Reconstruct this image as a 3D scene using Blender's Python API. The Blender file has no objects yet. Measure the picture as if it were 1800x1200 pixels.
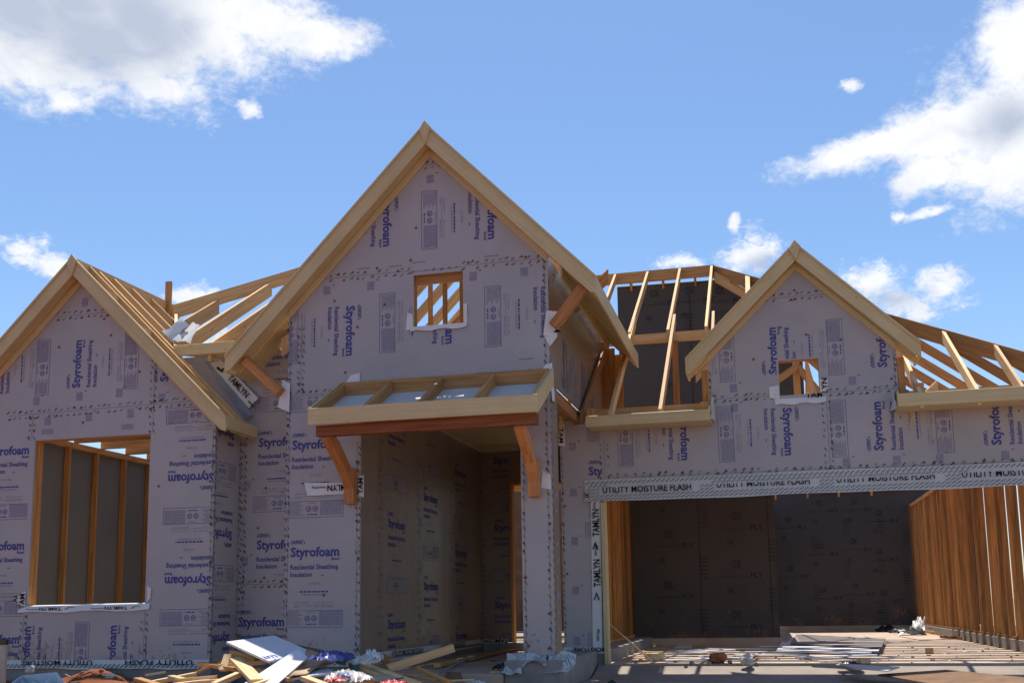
import bpy, bmesh, math, random
from mathutils import Vector, Matrix, noise
RND = random.Random(11)
S = bpy.context.scene
COL = S.collection
V = Vector
# ------------------------------------------------------------------ camera (solved from the photograph's vanishing points)
F_PX, CY, YAW, PIT, ROL, EYE = 1824.48, 802.42, .2408573, .1417812, -.0147285, .6
_f0 = V((-math.sin(YAW), math.cos(YAW), 0)); _r0 = V((math.cos(YAW), math.sin(YAW), 0)); _u0 = V((0, 0, 1))
CW = _f0*math.cos(PIT)+_u0*math.sin(PIT); _u = _u0*math.cos(PIT)-_f0*math.sin(PIT)
CR = _r0*math.cos(ROL)+_u*math.sin(ROL); CU = _u*math.cos(ROL)-_r0*math.sin(ROL)
EYEP = V((0, 0, EYE))
def ray(px, py): return (CR*(px-900)-CU*(py-CY)+CW*F_PX)
def at(px, py, y=None, z=None, x=None):
    d = ray(px, py)
    t = y/d.y if y is not None else ((z-EYE)/d.z if z is not None else x/d.x)
    return EYEP+d*t
cam = bpy.data.cameras.new('camera'); camo = bpy.data.objects.new('camera', cam); COL.objects.link(camo)
camo.matrix_world = Matrix(((CR.x, CU.x, -CW.x, 0), (CR.y, CU.y, -CW.y, 0), (CR.z, CU.z, -CW.z, EYE), (0, 0, 0, 1)))
cam.sensor_width = 36; cam.lens = 36*F_PX/1800; cam.shift_y = (CY-600)/1800
cam.clip_start = .05; cam.clip_end = 5000
S.camera = camo
# ------------------------------------------------------------------ materials
def lin(c): return tuple(((v/255+.055)/1.055)**2.4 if v/255 > .04045 else v/255/12.92 for v in c)
class NT:
    def __init__(s, tree): s.t = tree; s.n = tree.nodes; s.l = tree.links
    def add(s, kind, **kw):
        n = s.n.new(kind)
        for k, v in kw.items():
            if k.startswith('i_'):
                n.inputs[k[2:].replace('_', ' ')].default_value = v
            else: setattr(n, k, v)
        return n
    def link(s, a, b): s.l.new(a, b)
    def math(s, op, a, b=None, clamp=False):
        n = s.n.new('ShaderNodeMath'); n.operation = op; n.use_clamp = clamp
        for i, v in enumerate((a, b)):
            if v is None: continue
            if isinstance(v, (int, float)): n.inputs[i].default_value = v
            else: s.l.new(v, n.inputs[i])
        return n.outputs[0]
    def noise(s, vec, scale, detail=4, rough=.55, dist=0):
        n = s.n.new('ShaderNodeTexNoise'); n.inputs['Scale'].default_value = scale; n.inputs['Detail'].default_value = detail
        n.inputs['Roughness'].default_value = rough; n.inputs['Distortion'].default_value = dist
        if vec is not None: s.l.new(vec, n.inputs['Vector'])
        return n.outputs[0]
    def ramp(s, fac, stops):
        n = s.n.new('ShaderNodeValToRGB'); e = n.color_ramp.elements
        while len(e) < len(stops): e.new(.5)
        for k, (p, c) in zip(e, stops): k.position = p; k.color = (c[0], c[1], c[2], 1)
        s.l.new(fac, n.inputs[0]); return n.outputs[0]
    def mix(s, fac, a, b, mode='MIX'):
        n = s.n.new('ShaderNodeMix'); n.data_type = 'RGBA'; n.blend_type = mode
        for sock, v in ((n.inputs[0], fac), (n.inputs[6], a), (n.inputs[7], b)):
            if isinstance(v, (int, float)): sock.default_value = v
            elif isinstance(v, tuple): sock.default_value = (v[0], v[1], v[2], 1)
            else: s.l.new(v, sock)
        return n.outputs[2]
def newmat(name, rough=.6, spec=.3):
    m = bpy.data.materials.new(name); m.use_nodes = True
    t = NT(m.node_tree); b = t.n['Principled BSDF']; b.inputs['Roughness'].default_value = rough
    b.inputs['Specular IOR Level'].default_value = spec
    return m, t, b
def bump(t, b, h, strength, dist=.01):
    n = t.add('ShaderNodeBump'); n.inputs['Strength'].default_value = strength; n.inputs['Distance'].default_value = dist
    t.link(h, n.inputs['Height']); t.link(n.outputs[0], b.inputs['Normal'])
def scl(c, k): return tuple(min(1, v*k) for v in c)
def wood(name, base, contrast=.35, knots=True, rough=.65, var=.25):
    m, t, b = newmat(name, rough, .2)
    uv = t.add('ShaderNodeUVMap'); uv.uv_map = 'grain'
    oi = t.add('ShaderNodeObjectInfo')
    off = t.add('ShaderNodeCombineXYZ'); t.link(t.math('MULTIPLY', oi.outputs['Random'], 61.7), off.inputs[0]); t.link(t.math('MULTIPLY', oi.outputs['Random'], 23.1), off.inputs[1])
    ad = t.add('ShaderNodeVectorMath', operation='ADD'); t.link(uv.outputs[0], ad.inputs[0]); t.link(off.outputs[0], ad.inputs[1])
    mp = t.add('ShaderNodeMapping'); mp.inputs['Scale'].default_value = (1.3, 26, 1); t.link(ad.outputs[0], mp.inputs[0])
    g = t.noise(mp.outputs[0], 1, 5, .6, .6)
    mp2 = t.add('ShaderNodeMapping'); mp2.inputs['Scale'].default_value = (1.1, 2.4, 1); t.link(ad.outputs[0], mp2.inputs[0])
    lg = t.noise(mp2.outputs[0], 1, 2)
    c = t.ramp(g, [(.3, scl(base, 1-contrast)), (.55, base), (.75, scl(base, 1+contrast*.55))])
    c = t.mix(t.math('MULTIPLY', lg, .55), c, t.mix(1.0, c, (1.12, .86, .62), 'MULTIPLY'))
    if knots:
        mp3 = t.add('ShaderNodeMapping'); mp3.inputs['Scale'].default_value = (2.6, 7.5, 1); t.link(ad.outputs[0], mp3.inputs[0])
        vo = t.add('ShaderNodeTexVoronoi'); vo.inputs['Scale'].default_value = 1; t.link(mp3.outputs[0], vo.inputs['Vector'])
        sel = t.math('GREATER_THAN', t.add('ShaderNodeSeparateColor').outputs[0], 2)  # placeholder
        sc = t.add('ShaderNodeSeparateColor'); t.link(vo.outputs['Color'], sc.inputs[0])
        sel = t.math('GREATER_THAN', sc.outputs[0], .62)
        k = t.math('MULTIPLY', t.math('SUBTRACT', 1, t.math('MULTIPLY', vo.outputs['Distance'], 6.5), True), sel, True)
        c = t.mix(t.math('MULTIPLY', k, .8), c, scl((base[0]*.8, base[1]*.55, base[2]*.4), .3))
    tone = t.math('ADD', t.math('MULTIPLY', oi.outputs['Random'], var*2), 1-var)
    hv = t.add('ShaderNodeHueSaturation'); t.link(c, hv.inputs['Color']); t.link(tone, hv.inputs['Value'])
    t.link(hv.outputs[0], b.inputs['Base Color'])
    bump(t, b, g, .25, .003)
    return m
def plain(name, base, rough=.6, var=.12, scale=6, spec=.3, bmp=.0, bscale=60, metal=0, trans=0):
    m, t, b = newmat(name, rough, spec)
    tc = t.add('ShaderNodeTexCoord')
    n = t.noise(tc.outputs['Object'], scale, 5, .6)
    t.link(t.ramp(n, [(.28, scl(base, 1-var)), (.72, scl(base, 1+var))]), b.inputs['Base Color'])
    b.inputs['Metallic'].default_value = metal
    if bmp: bump(t, b, t.noise(tc.outputs['Object'], bscale, 5), bmp, .01)
    return m
M = {}
M['pine'] = wood('pine_lumber', (.66, .44, .215), .26)
M['pine_old'] = wood('old_pine_lumber', (.47, .26, .10), .4)
M['stud'] = wood('stud_lumber', (.44, .22, .075), .45, var=.4)
M['offcut'] = wood('offcut_lumber', (.68, .50, .28), .25)
M['beam'] = wood('cedar_beam', (.31, .115, .048), .4, True)
M['brace'] = wood('cedar_brace', (.46, .215, .085), .38, True)
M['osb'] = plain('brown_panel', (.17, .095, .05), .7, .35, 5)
def trim():
    m, t, b = newmat('primed_trim', .5, .3)
    tc = t.add('ShaderNodeTexCoord')
    a = t.noise(tc.outputs['Object'], 2.2, 4); f = t.noise(tc.outputs['Object'], 90, 3, .7)
    c = t.ramp(a, [(.3, (.58, .455, .24)), (.7, (.67, .535, .30))])
    uv = t.add('ShaderNodeUVMap'); uv.uv_map = 'grain'; mg = t.add('ShaderNodeMapping'); mg.inputs['Scale'].default_value = (1.2, 42, 1); t.link(uv.outputs[0], mg.inputs[0]); gr = t.noise(mg.outputs[0], 1, 5, .65, .4)
    c = t.mix(t.math('MULTIPLY', t.math('SUBTRACT', gr, .42, True), 1.3), c, (.40, .27, .10))
    c = t.mix(t.math('MULTIPLY', f, .22), c, (.30, .20, .08))
    m3 = t.add('ShaderNodeMapping'); m3.inputs['Scale'].default_value = (2.4, 11, 1); t.link(uv.outputs[0], m3.inputs[0])
    vo = t.add('ShaderNodeTexVoronoi'); vo.inputs['Scale'].default_value = 1; t.link(m3.outputs[0], vo.inputs['Vector'])
    sc = t.add('ShaderNodeSeparateColor'); t.link(vo.outputs['Color'], sc.inputs[0])
    c = t.mix(t.math('MULTIPLY', t.math('MULTIPLY', t.math('LESS_THAN', vo.outputs['Distance'], .055), t.math('GREATER_THAN', sc.outputs[0], .55)), .7), c, (.12, .075, .035))
    t.link(c, b.inputs['Base Color']); bump(t, b, f, .15, .004)
    return m
M['trim'] = trim()
def sheath(name, base, rough=.42):
    m, t, b = newmat(name, rough, .35)
    tc = t.add('ShaderNodeTexCoord')
    a = t.noise(tc.outputs['Object'], 1.1, 5, .6)
    mp = t.add('ShaderNodeMapping'); mp.inputs['Scale'].default_value = (30, 30, 1.2); t.link(tc.outputs['Object'], mp.inputs[0])
    st = t.noise(mp.outputs[0], 1, 3, .6)
    c = t.ramp(a, [(.3, scl(base, .9)), (.7, scl(base, 1.09))])
    c = t.mix(t.math('MULTIPLY', st, .16), c, scl(base, .72))
    sp = t.noise(tc.outputs['Object'], 55, 2, .5)
    c = t.mix(t.math('MULTIPLY', t.math('GREATER_THAN', sp, .745), .35), c, scl(base, .45))
    du = t.noise(tc.outputs['Object'], .55, 3, .6)
    c = t.mix(t.math('MULTIPLY', t.math('SUBTRACT', du, .42, True), .55), c, (base[0], base[1]*.82, base[2]*.62))
    sx = t.add('ShaderNodeSeparateXYZ'); t.link(tc.outputs['Object'], sx.inputs[0])
    mz_ = t.noise(tc.outputs['Object'], 17, 6, .7); ms_ = t.noise(tc.outputs['Object'], 2.3, 3)
    thr = t.math('ADD', t.math('MULTIPLY', sx.outputs[2], .42), t.math('SUBTRACT', 1.01, t.math('MULTIPLY', ms_, .92)))
    c = t.mix(t.math('MULTIPLY', t.math('GREATER_THAN', mz_, thr), .45), c, (.26, .115, .065))
    sc_ = t.add('ShaderNodeMapping'); sc_.inputs['Scale'].default_value = (3, 3, 60); sc_.inputs['Rotation'].default_value = (0, .5, 0); t.link(tc.outputs['Object'], sc_.inputs[0])
    k_ = t.noise(sc_.outputs[0], 1, 2, .5)
    c = t.mix(t.math('MULTIPLY', t.math('GREATER_THAN', k_, .77), .3), c, scl(base, 1.35))
    t.link(c, b.inputs['Base Color'])
    lo = t.noise(tc.outputs['Object'], 2.0, 3)
    bump(t, b, lo, .22, .06)
    return m
M['foam'] = sheath('foam_sheathing', (.395, .362, .366), .36)
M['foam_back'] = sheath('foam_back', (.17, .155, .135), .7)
M['foam_brown'] = sheath('brown_foam_sheathing', (.245, .192, .153), .33)  # darker, browner foam colour for the porch walls and tower side wall
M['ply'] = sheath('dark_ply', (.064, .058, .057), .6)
def ink(name, c, r=.5):
    m, t, b = newmat(name, r, .2); b.inputs['Base Color'].default_value = (*c, 1)
    tc = t.add('ShaderNodeTexCoord'); n = t.noise(tc.outputs['Object'], 25, 3)
    t.link(t.ramp(n, [(.3, scl(c, .85)), (.7, scl(c, 1.2))]), b.inputs['Base Color']); return m
M['ink'] = ink('ink_violet', (.062, .064, .225))
M['ink2'] = ink('ink_pale', (.255, .235, .315))
M['inkply'] = ink('ink_ply', (.033, .034, .035)); M['inkply2'] = ink('ink_ply_pale', (.050, .046, .045))
M['black'] = ink('ink_black', (.018, .02, .022))
M['tick'] = ink('tape_marks', (.085, .09, .095))
M['tick2'] = ink('tape_marks_pale', (.19, .19, .17))
M['cap'] = ink('red_cap', (.30, .045, .04))
M['wrap'] = plain('white_wrap', (.66, .66, .64), .45, .06, 5)
M['utility'] = plain('grey_flashing', (.55, .55, .53), .45, .06, 5)
M['conc'] = plain('concrete', (.275, .23, .19), .8, .16, 3, .2, .25, 40)
M['curb'] = plain('concrete_curb', (.27, .245, .22), .85, .2, 4, .2, .3, 30)
M['metal'] = plain('galvanised', (.26, .29, .34), .55, .2, 5, .4, 0, 60, .4)
M['board'] = plain('white_board', (.62, .62, .66), .55, .05, 5)
M['panel'] = plain('white_panel', (.54, .52, .49), .6, .06, 3)
M['dusty'] = plain('shaded_panel', (.27, .235, .21), .7, .1, 4)  # darker panel colour that stands in for shade on the pile's top sheet
def striped():
    m, t, b = newmat('striped_flashing', .5, .3); tc = t.add('ShaderNodeTexCoord')
    mp = t.add('ShaderNodeMapping'); mp.inputs['Rotation'].default_value = (0, math.radians(35), 0); t.link(tc.outputs['Object'], mp.inputs[0])
    w = t.add('ShaderNodeTexWave', wave_type='BANDS', bands_direction='X'); w.inputs['Scale'].default_value = 13; w.inputs['Distortion'].default_value = .6; t.link(mp.outputs[0], w.inputs['Vector'])
    n = t.noise(tc.outputs['Object'], 13, 2)
    k = t.math('MULTIPLY', t.math('GREATER_THAN', w.outputs['Fac'], .74), t.math('GREATER_THAN', n, .52))
    t.link(t.mix(k, (.46, .46, .44), (.12, .13, .13)), b.inputs['Base Color']); return m
M['striped'] = striped()
M['card'] = plain('cardboard', (.42, .30, .19), .8, .15, 5)
M['film'] = plain('black_film', (.02, .02, .022), .25, .2, 5, .6)
M['blue'] = plain('blue_film', (.055, .075, .27), .3, .25, 9, .5)
M['teal'] = plain('teal_plastic', (.03, .16, .17), .4, .2, 5)
M['red'] = plain('red_plastic', (.38, .03, .03), .4, .2, 5)
M['tub'] = plain('grey_blue_plastic', (.42, .50, .54), .4, .08, 5)
M['pvc'] = plain('pvc', (.52, .44, .35), .5, .08, 5)
M['clod'] = plain('red_clod', (.36, .13, .06), .95, .3, 14, .1, .6, 25)
M['stone'] = plain('pale_stone', (.52, .47, .42), .9, .25, 14, .1, .6, 25)
M['gravelgrey'] = plain('grey_chip', (.25, .22, .2), .9, .25, 14, .1, .5, 25)
def clear():
    m, t, b = newmat('clear_film', .25, .5)
    b.inputs['Base Color'].default_value = (.75, .74, .72, 1); b.inputs['Alpha'].default_value = 1
    tr = t.add('ShaderNodeBsdfTransparent'); mx = t.add('ShaderNodeMixShader')
    tc = t.add('ShaderNodeTexCoord'); n = t.noise(tc.outputs['Object'], 14, 3)
    t.link(t.math('ADD', t.math('MULTIPLY', n, .55), .12, True), mx.inputs[0])
    t.link(tr.outputs[0], mx.inputs[1]); t.link(b.outputs[0], mx.inputs[2]); t.link(mx.outputs[0], t.n['Material Output'].inputs[0]); return m
M['clear'] = clear()
def soil():
    m, t, b = newmat('red_soil', .95, .1)
    tc = t.add('ShaderNodeTexCoord'); o = tc.outputs['Object']
    a = t.noise(o, 1.4, 6, .65); f = t.noise(o, 22, 6, .7)
    c = t.ramp(a, [(.3, (.17, .055, .026)), (.55, (.23, .088, .045)), (.75, (.27, .135, .08))])
    c = t.mix(t.math('MULTIPLY', f, .45), c, (.19, .065, .032))
    sep = t.add('ShaderNodeSeparateXYZ'); t.link(o, sep.inputs[0])
    far = t.math('MULTIPLY', t.math('SUBTRACT', t.math('MULTIPLY', sep.outputs[1], -1), -7, True), 1, True)
    c = t.mix(t.math('GREATER_THAN', sep.outputs[1], 40), c, (.30, .24, .14))
    t.link(c, b.inputs['Base Color']); bump(t, b, f, .7, .03); return m
M['soil'] = soil()
def slab():
    m, t, b = newmat('garage_concrete', .75, .25)
    tc = t.add('ShaderNodeTexCoord'); o = tc.outputs['Object']
    a = t.noise(o, 1.3, 6, .6); f = t.noise(o, 18, 6, .7)
    c = t.ramp(a, [(.3, (.39, .265, .175)), (.52, (.48, .375, .28)), (.72, (.52, .44, .36))])
    c = t.mix(t.math('MULTIPLY', f, .3), c, (.24, .18, .135))
    d = t.noise(o, 2.4, 5, .65)
    c = t.mix(t.math('MULTIPLY', t.math('GREATER_THAN', d, .6), .5), c, (.30, .145, .08))
    t.link(c, b.inputs['Base Color']); bump(t, b, f, .3, .01); return m
M['slab'] = slab()
# ------------------------------------------------------------------ mesh builder
class MB:
    def __init__(s): s.v = []; s.f = []; s.uv = []; s.m = []; s.k = 0
    def face(s, pts, d=None, off=None, mi=0):
        i = len(s.v); s.v += [V(p) for p in pts]; s.f.append(list(range(i, i+len(pts)))); s.m.append(mi)
        p = [V(q) for q in pts]
        if d is None:
            e = [(p[(j+1) % len(p)]-p[j]) for j in range(len(p))]; d = max(e, key=lambda q: q.length)
        d = d.normalized() if d.length > 1e-9 else V((1, 0, 0))
        n = V((0, 0, 0))
        for j in range(1, len(p)-1): n += (p[j]-p[0]).cross(p[j+1]-p[0])
        n = n.normalized() if n.length > 1e-12 else V((0, 0, 1))
        w = n.cross(d); o = off or (0, 0)
        s.uv.append([(q.dot(d)+o[0], q.dot(w)+o[1]) for q in p])
    def hexa(s, a, b, d=None, mi=0):           # a, b: matching quads (or n-gons), a -> b is the extrusion
        a = [V(p) for p in a]; b = [V(p) for p in b]; n = len(a)
        if d is None:
            es = [b[0]-a[0]]+[a[(i+1) % n]-a[i] for i in range(n)]; d = max(es, key=lambda q: q.length)
        o = (RND.random()*40, RND.random()*40)
        nrm = V((0, 0, 0))
        for j in range(1, n-1): nrm += (a[j]-a[0]).cross(a[j+1]-a[0])
        if nrm.dot(b[0]-a[0]) > 0: a, b = a[::-1], b[::-1]
        s.face(a, d, o, mi); s.face(b[::-1], d, o, mi)
        for i in range(n):
            j = (i+1) % n; s.face([a[j], a[i], b[i], b[j]], d, o, mi)
        return s
    def box(s, x0, x1, y0, y1, z0, z1, d=None, mi=0):
        return s.hexa([(x0, y0, z0), (x1, y0, z0), (x1, y1, z0), (x0, y1, z0)], [(x0, y0, z1), (x1, y0, z1), (x1, y1, z1), (x0, y1, z1)], d, mi)
    def bar(s, p, q, w, h, up=(0, 0, 1), plumb=True, top=True):
        # board from p to q; w = thickness sideways, h = depth; p, q lie on the TOP edge when top
        p = V(p); q = V(q); d = (q-p).normalized(); side = d.cross(V(up))
        if side.length < 1e-6: side = d.cross(V((0, 1, 0)))
        side.normalize(); u = side.cross(d).normalized()
        dn = (-V(up)*(h/max(.2, u.dot(V(up))))) if plumb else -u*h
        o = V((0, 0, 0)) if top else -dn*.5
        a = [p+o-side*w/2, p+o+side*w/2, p+o+side*w/2+dn, p+o-side*w/2+dn]
        b = [x+(q-p) for x in a]
        return s.hexa(a, b, d)
    def prism(s, poly, vec, d=None, mi=0):
        vec = V(vec); return s.hexa(poly, [V(p)+vec for p in poly], d, mi)
    def tube(s, pts, r, n=10, cap=True):
        pts = [V(p) for p in pts]; rings = []
        for i, p in enumerate(pts):
            d = (pts[min(i+1, len(pts)-1)]-pts[max(i-1, 0)]).normalized()
            a = d.orthogonal().normalized(); b = d.cross(a)
            rr = r[i] if isinstance(r, (list, tuple)) else r
            rings.append([p+(a*math.cos(2*math.pi*k/n)+b*math.sin(2*math.pi*k/n))*rr for k in range(n)])
        for i in range(len(rings)-1):
            for k in range(n):
                j = (k+1) % n; s.face([rings[i][k], rings[i][j], rings[i+1][j], rings[i+1][k]])
        if cap: s.face(rings[0][::-1]); s.face(rings[-1])
        return s
    def build(s, name, mat, parent=None, bevel=0, smooth=False, local=False):
        me = bpy.data.meshes.new(name)
        o = V((0, 0, 0))
        if local:
            lo = V((min(p.x for p in s.v), min(p.y for p in s.v), min(p.z for p in s.v))); hi = V((max(p.x for p in s.v), max(p.y for p in s.v), max(p.z for p in s.v)))
            o = V(((lo.x+hi.x)/2, (lo.y+hi.y)/2, lo.z))
        me.from_pydata([p-o for p in s.v], [], s.f)
        uv = me.uv_layers.new(name='grain')
        flat = [c for f in s.uv for c in f]
        for i, c in enumerate(flat): uv.data[i].uv = c
        mats = mat if isinstance(mat, (list, tuple)) else [mat]
        for m in mats: me.materials.append(M[m])
        me.polygons.foreach_set('material_index', s.m)
        if bevel or smooth:
            bm = bmesh.new(); bm.from_mesh(me); bmesh.ops.remove_doubles(bm, verts=bm.verts, dist=1e-4)
            if bevel: bmesh.ops.bevel(bm, geom=[e for e in bm.edges if len(e.link_faces) == 2 and e.calc_face_angle(0) > .5], offset=bevel, segments=1, affect='EDGES', profile=.5)
            if smooth:
                for f in bm.faces: f.smooth = True
            bm.to_mesh(me); bm.free()
        me.validate(); me.update()
        ob = bpy.data.objects.new(name, me); COL.objects.link(ob); ob.location = o
        if parent:
            ob.parent = parent; ob.matrix_parent_inverse = Matrix.Translation(-PW[parent])
        PW[ob] = (PW[parent] if False else o)
        return ob
PW = {}
def empty(name, loc):
    o = bpy.data.objects.new(name, None); o.location = loc; o.empty_display_size = .3; COL.objects.link(o); PW[o] = V(loc); return o
def tag(o, label=None, cat=None, group=None, kind=None):
    for k, v in (('label', label), ('category', cat), ('group', group), ('kind', kind)):
        if v: o[k] = v
    return o
# ------------------------------------------------------------------ lettering
_tc = {}
def glyphs(txt, bold=0.0):
    k = (txt, bold)
    if k in _tc: return _tc[k]
    c = bpy.data.curves.new('t', 'FONT'); c.body = txt; c.size = 1; c.resolution_u = 2; c.offset = bold; c.fill_mode = 'FRONT'
    o = bpy.data.objects.new('t', c); COL.objects.link(o)
    dg = bpy.context.evaluated_depsgraph_get(); dg.update()
    me = bpy.data.meshes.new_from_object(o.evaluated_get(dg))
    vs = [(p.co.x, p.co.y) for p in me.vertices]; me.calc_loop_triangles()
    fs = [tuple(t.vertices) for t in me.loop_triangles]
    bpy.data.objects.remove(o); bpy.data.curves.remove(c); bpy.data.meshes.remove(me)
    x0 = min(v[0] for v in vs); x1 = max(v[0] for v in vs)
    vs = [(x-x0, y) for x, y in vs]
    _tc[k] = (vs, fs, x1-x0); return _tc[k]
def clip(poly, region):
    n = len(region); area = sum(region[i][0]*region[(i+1) % n][1]-region[(i+1) % n][0]*region[i][1] for i in range(n)); sg = 1 if area > 0 else -1
    for i in range(n):
        ax, ay = region[i]; bx, by = region[(i+1) % n]
        def sd(p): return sg*((bx-ax)*(p[1]-ay)-(by-ay)*(p[0]-ax))
        out = []
        d = [sd(p) for p in poly]
        if all(v >= 0 for v in d): continue
        for j in range(len(poly)):
            p, q = poly[j], poly[(j+1) % len(poly)]; a, b = d[j], d[(j+1) % len(poly)]
            if a >= 0: out.append(p)
            if (a >= 0) != (b >= 0):
                k = a/(a-b); out.append((p[0]+(q[0]-p[0])*k, p[1]+(q[1]-p[1])*k))
        poly = out
        if len(poly) < 3: return None
    return poly
class Ink:
    """flat print on one plane: origin + u*U + v*W, lifted along N"""
    def __init__(s, o, U, W, lift=.003):
        s.o = V(o); s.U = V(U); s.W = V(W); s.N = s.U.cross(s.W).normalized()*lift; s.v = []; s.f = []; s.m = []; s.lift = lift
    def poly(s, pts, mi, regions=None, lv=1):
        for r in (regions or [None]):
            q = clip(list(pts), r) if r else list(pts)
            if not q: continue
            i = len(s.v); s.v += [s.o+s.U*a+s.W*b+s.N*lv for a, b in q]; s.f.append(list(range(i, i+len(q)))); s.m.append(mi)
    def text(s, txt, u, v, w=None, h=None, rot=0, mi=0, bold=0, regions=None, sx=1, lv=1, vclip=None):
        if mi == 5: bold = min(bold, .022)
        vs, fs, w0 = glyphs(txt, bold)
        kx = (w/w0) if w else h*sx; ky = h if h else kx
        c, sn = math.cos(math.radians(rot)), math.sin(math.radians(rot))
        for f in fs:
            p = [(vs[i][0]*kx, vs[i][1]*ky) for i in f]
            if vclip:
                p = clip(p, [(-9, vclip[0]), (99, vclip[0]), (99, vclip[1]), (-9, vclip[1])])
                if not p: continue
            s.poly([(u+a*c-b*sn, v+a*sn+b*c) for a, b in p], mi, regions, lv)
    def rect(s, u, v, du, dv, a0, b0, a1, b1, rot, mi, regions=None):
        c, sn = math.cos(math.radians(rot)), math.sin(math.radians(rot))
        s.poly([(u+a*c-b*sn, v+a*sn+b*c) for a, b in ((a0, b0), (a1, b0), (a1, b1), (a0, b1))], mi, regions)
    def build(s, name, mats, parent):
        if not s.f: return None
        me = bpy.data.meshes.new(name); me.from_pydata(s.v, [], s.f)
        for m in mats: me.materials.append(M[m])
        me.polygons.foreach_set('material_index', s.m); me.update()
        o = bpy.data.objects.new(name, me); COL.objects.link(o); o.parent = parent
        o.matrix_parent_inverse = Matrix.Translation(-PW[parent]); PW[o] = V((0, 0, 0))
        return o
T0 = .62
def block(P, u, v, rot, regions, t=T0, rnd=None):
    """the printed panel text; (u,v) = left end of the big word's baseline; inks 0 strong, 1 pale"""
    rg = random.Random(int(abs(u*991+v*77))); c, sn = math.cos(math.radians(rot)), math.sin(math.radians(rot))
    def tx(s_, a, b, w=None, h=None, mi=0, bold=0, sx=1): P.text(s_, u+(a*c-b*sn)*t, v+(a*sn+b*c)*t, w and w*t, h and h*t, rot, mi, bold, regions, sx)
    def rc(a0, b0, a1, b1, mi): P.rect(u, v, 0, 0, a0*t, b0*t, a1*t, b1*t, rot, mi, regions)
    def bars(a0, a1, b, hh, mi, gap=.02):
        a = a0
        while a < a1:
            L = rg.uniform(.02, .075); e = min(a1, a+L); rc(a, b, e, b+hh, mi); a = e+gap*rg.uniform(.5, 1.1)
    tx('Styrofoam', 0, 0, 1.0, .25, 0, .032)
    tx('DUPONT', .035, .24, .22, .1, 0, .035)
    for a, k in ((.012, 1), (.278, -1)):
        P.poly([(u+(x*c-y*sn)*t, v+(x*sn+y*c)*t) for x, y in ((a+.012*k, .30), (a-.022*k, .262), (a+.012*k, .225), (a+.0*k, .262))], 0, regions)
    tx('Brand', .845, -.082, .16, .075, 0, .02)
    tx('Residential Sheathing', 0, -.245, .98, .13, 0, .02)
    tx('Insulation', 0, -.385, .445, .13, 0, .02)
    rc(.63, -.375, .69, -.36, 0)
    tx('1.0  R-5.0', .38, -.535, .23, .055, 1, .02)
    bars(.2, .79, -.685, .03, 0); bars(.24, .76, -.735, .022, 1)
    bars(.08, .40, -.885, .018, 1); rc(.06, -.93, .88, -.922, 1); bars(.08, .2, -.965, .018, 1)
    for a in (.52, .66, .79): bars(a-.01, a+.06, -.885, .018, 1); bars(a-.01, a+.06, -.965, .018, 1); rc(a+.085, -.98, a+.091, -.86, 1)
    # data panel
    x0, x1, y0, y1 = -.1, 1.08, -1.34, -1.02; e = .007
    for r in ((x0, y0, x1, y0+e), (x0, y1-e, x1, y1), (x0, y0, x0+e, y1), (x1-e, y0, x1, y1)): rc(*r, 0)
    b = y1-.035
    for i in range(9):
        bars(x0+.03, x0+.27+.04*(i % 3), b-.03*i, .016, 1, .009)
        bars(.60, 1.05, b-.03*i, .022, 1, .008)
    for cx in (.36, .50):
        ring = [(cx+math.cos(k*math.pi/6)*.055, -1.17+math.sin(k*math.pi/6)*.055) for k in range(12)]; inn = [(cx+math.cos(k*math.pi/6)*.042, -1.17+math.sin(k*math.pi/6)*.042) for k in range(12)]
        for k in range(12):
            q = [ring[k], ring[(k+1) % 12], inn[(k+1) % 12], inn[k]]
            P.poly([(u+(x*c-y*sn)*t, v+(x*sn+y*c)*t) for x, y in q], 0, regions)
        rc(cx-.022, -1.19, cx+.022, -1.178, 0); rc(cx-.012, -1.17, cx+.025, -1.155, 0)
    bars(.36, .52, -1.07, .022, 1); bars(.34, .54, -1.29, .022, 0)
def seam(P, a, b, regions=None, rows=(-.035, .035), step=.088, mi=2, mp=3, seed=1, skip=.08):
    """the printed dashes of the seam tape between two plane points"""
    rg = random.Random(seed+int(a[0]*100)); ax, ay = a; dx, dy = b[0]-a[0], b[1]-a[1]; L = math.hypot(dx, dy); dx /= L; dy /= L
    P.poly([(ax+dy*.0022, ay-dx*.0022), (b[0]+dy*.0022, b[1]-dx*.0022), (b[0]-dy*.0022, b[1]+dx*.0022), (ax-dy*.0022, ay+dx*.0022)], mp, regions, 1.3)
    s = 0
    while s < L:
        for r in rows:
            if rg.random() < skip: continue
            j = s+rg.uniform(-.012, .012); q = r+rg.uniform(-.008, .008); ln = rg.uniform(.03, .052); an = math.radians(rg.uniform(22, 42))*(1 if dx else 1)
            ca, sa = math.cos(an), math.sin(an); w = rg.uniform(.005, .0085)
            def tf(x, y): X = j+x*ca-y*sa; Y = q+x*sa+y*ca; return (ax+dx*X-dy*Y, ay+dy*X+dx*Y)
            m_ = mi if rg.random() < .55 else mp
            P.poly([tf(-ln/2, -w), tf(ln/2, -w), tf(ln/2, w), tf(-ln/2, w)], m_, regions, 1.6)
            if rg.random() < .35: P.poly([tf(ln/2-.012, -w*2.6), tf(ln/2+.004, -w*2.6), tf(ln/2+.004, w*1.4), tf(ln/2-.012, w*1.4)], m_, regions, 1.6)
        s += step*rg.uniform(.85, 1.15)
def squares(P, pts, rot=0, regions=None):
    for u, v in pts:
        for i in range(7): P.rect(u, v, 0, 0, -.045, -.055+i*.0157, .045, -.055+i*.0157+.012, rot, 1, regions)
        P.rect(u, v, 0, 0, .07, .06, .10, .07, rot, 2, regions)
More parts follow.
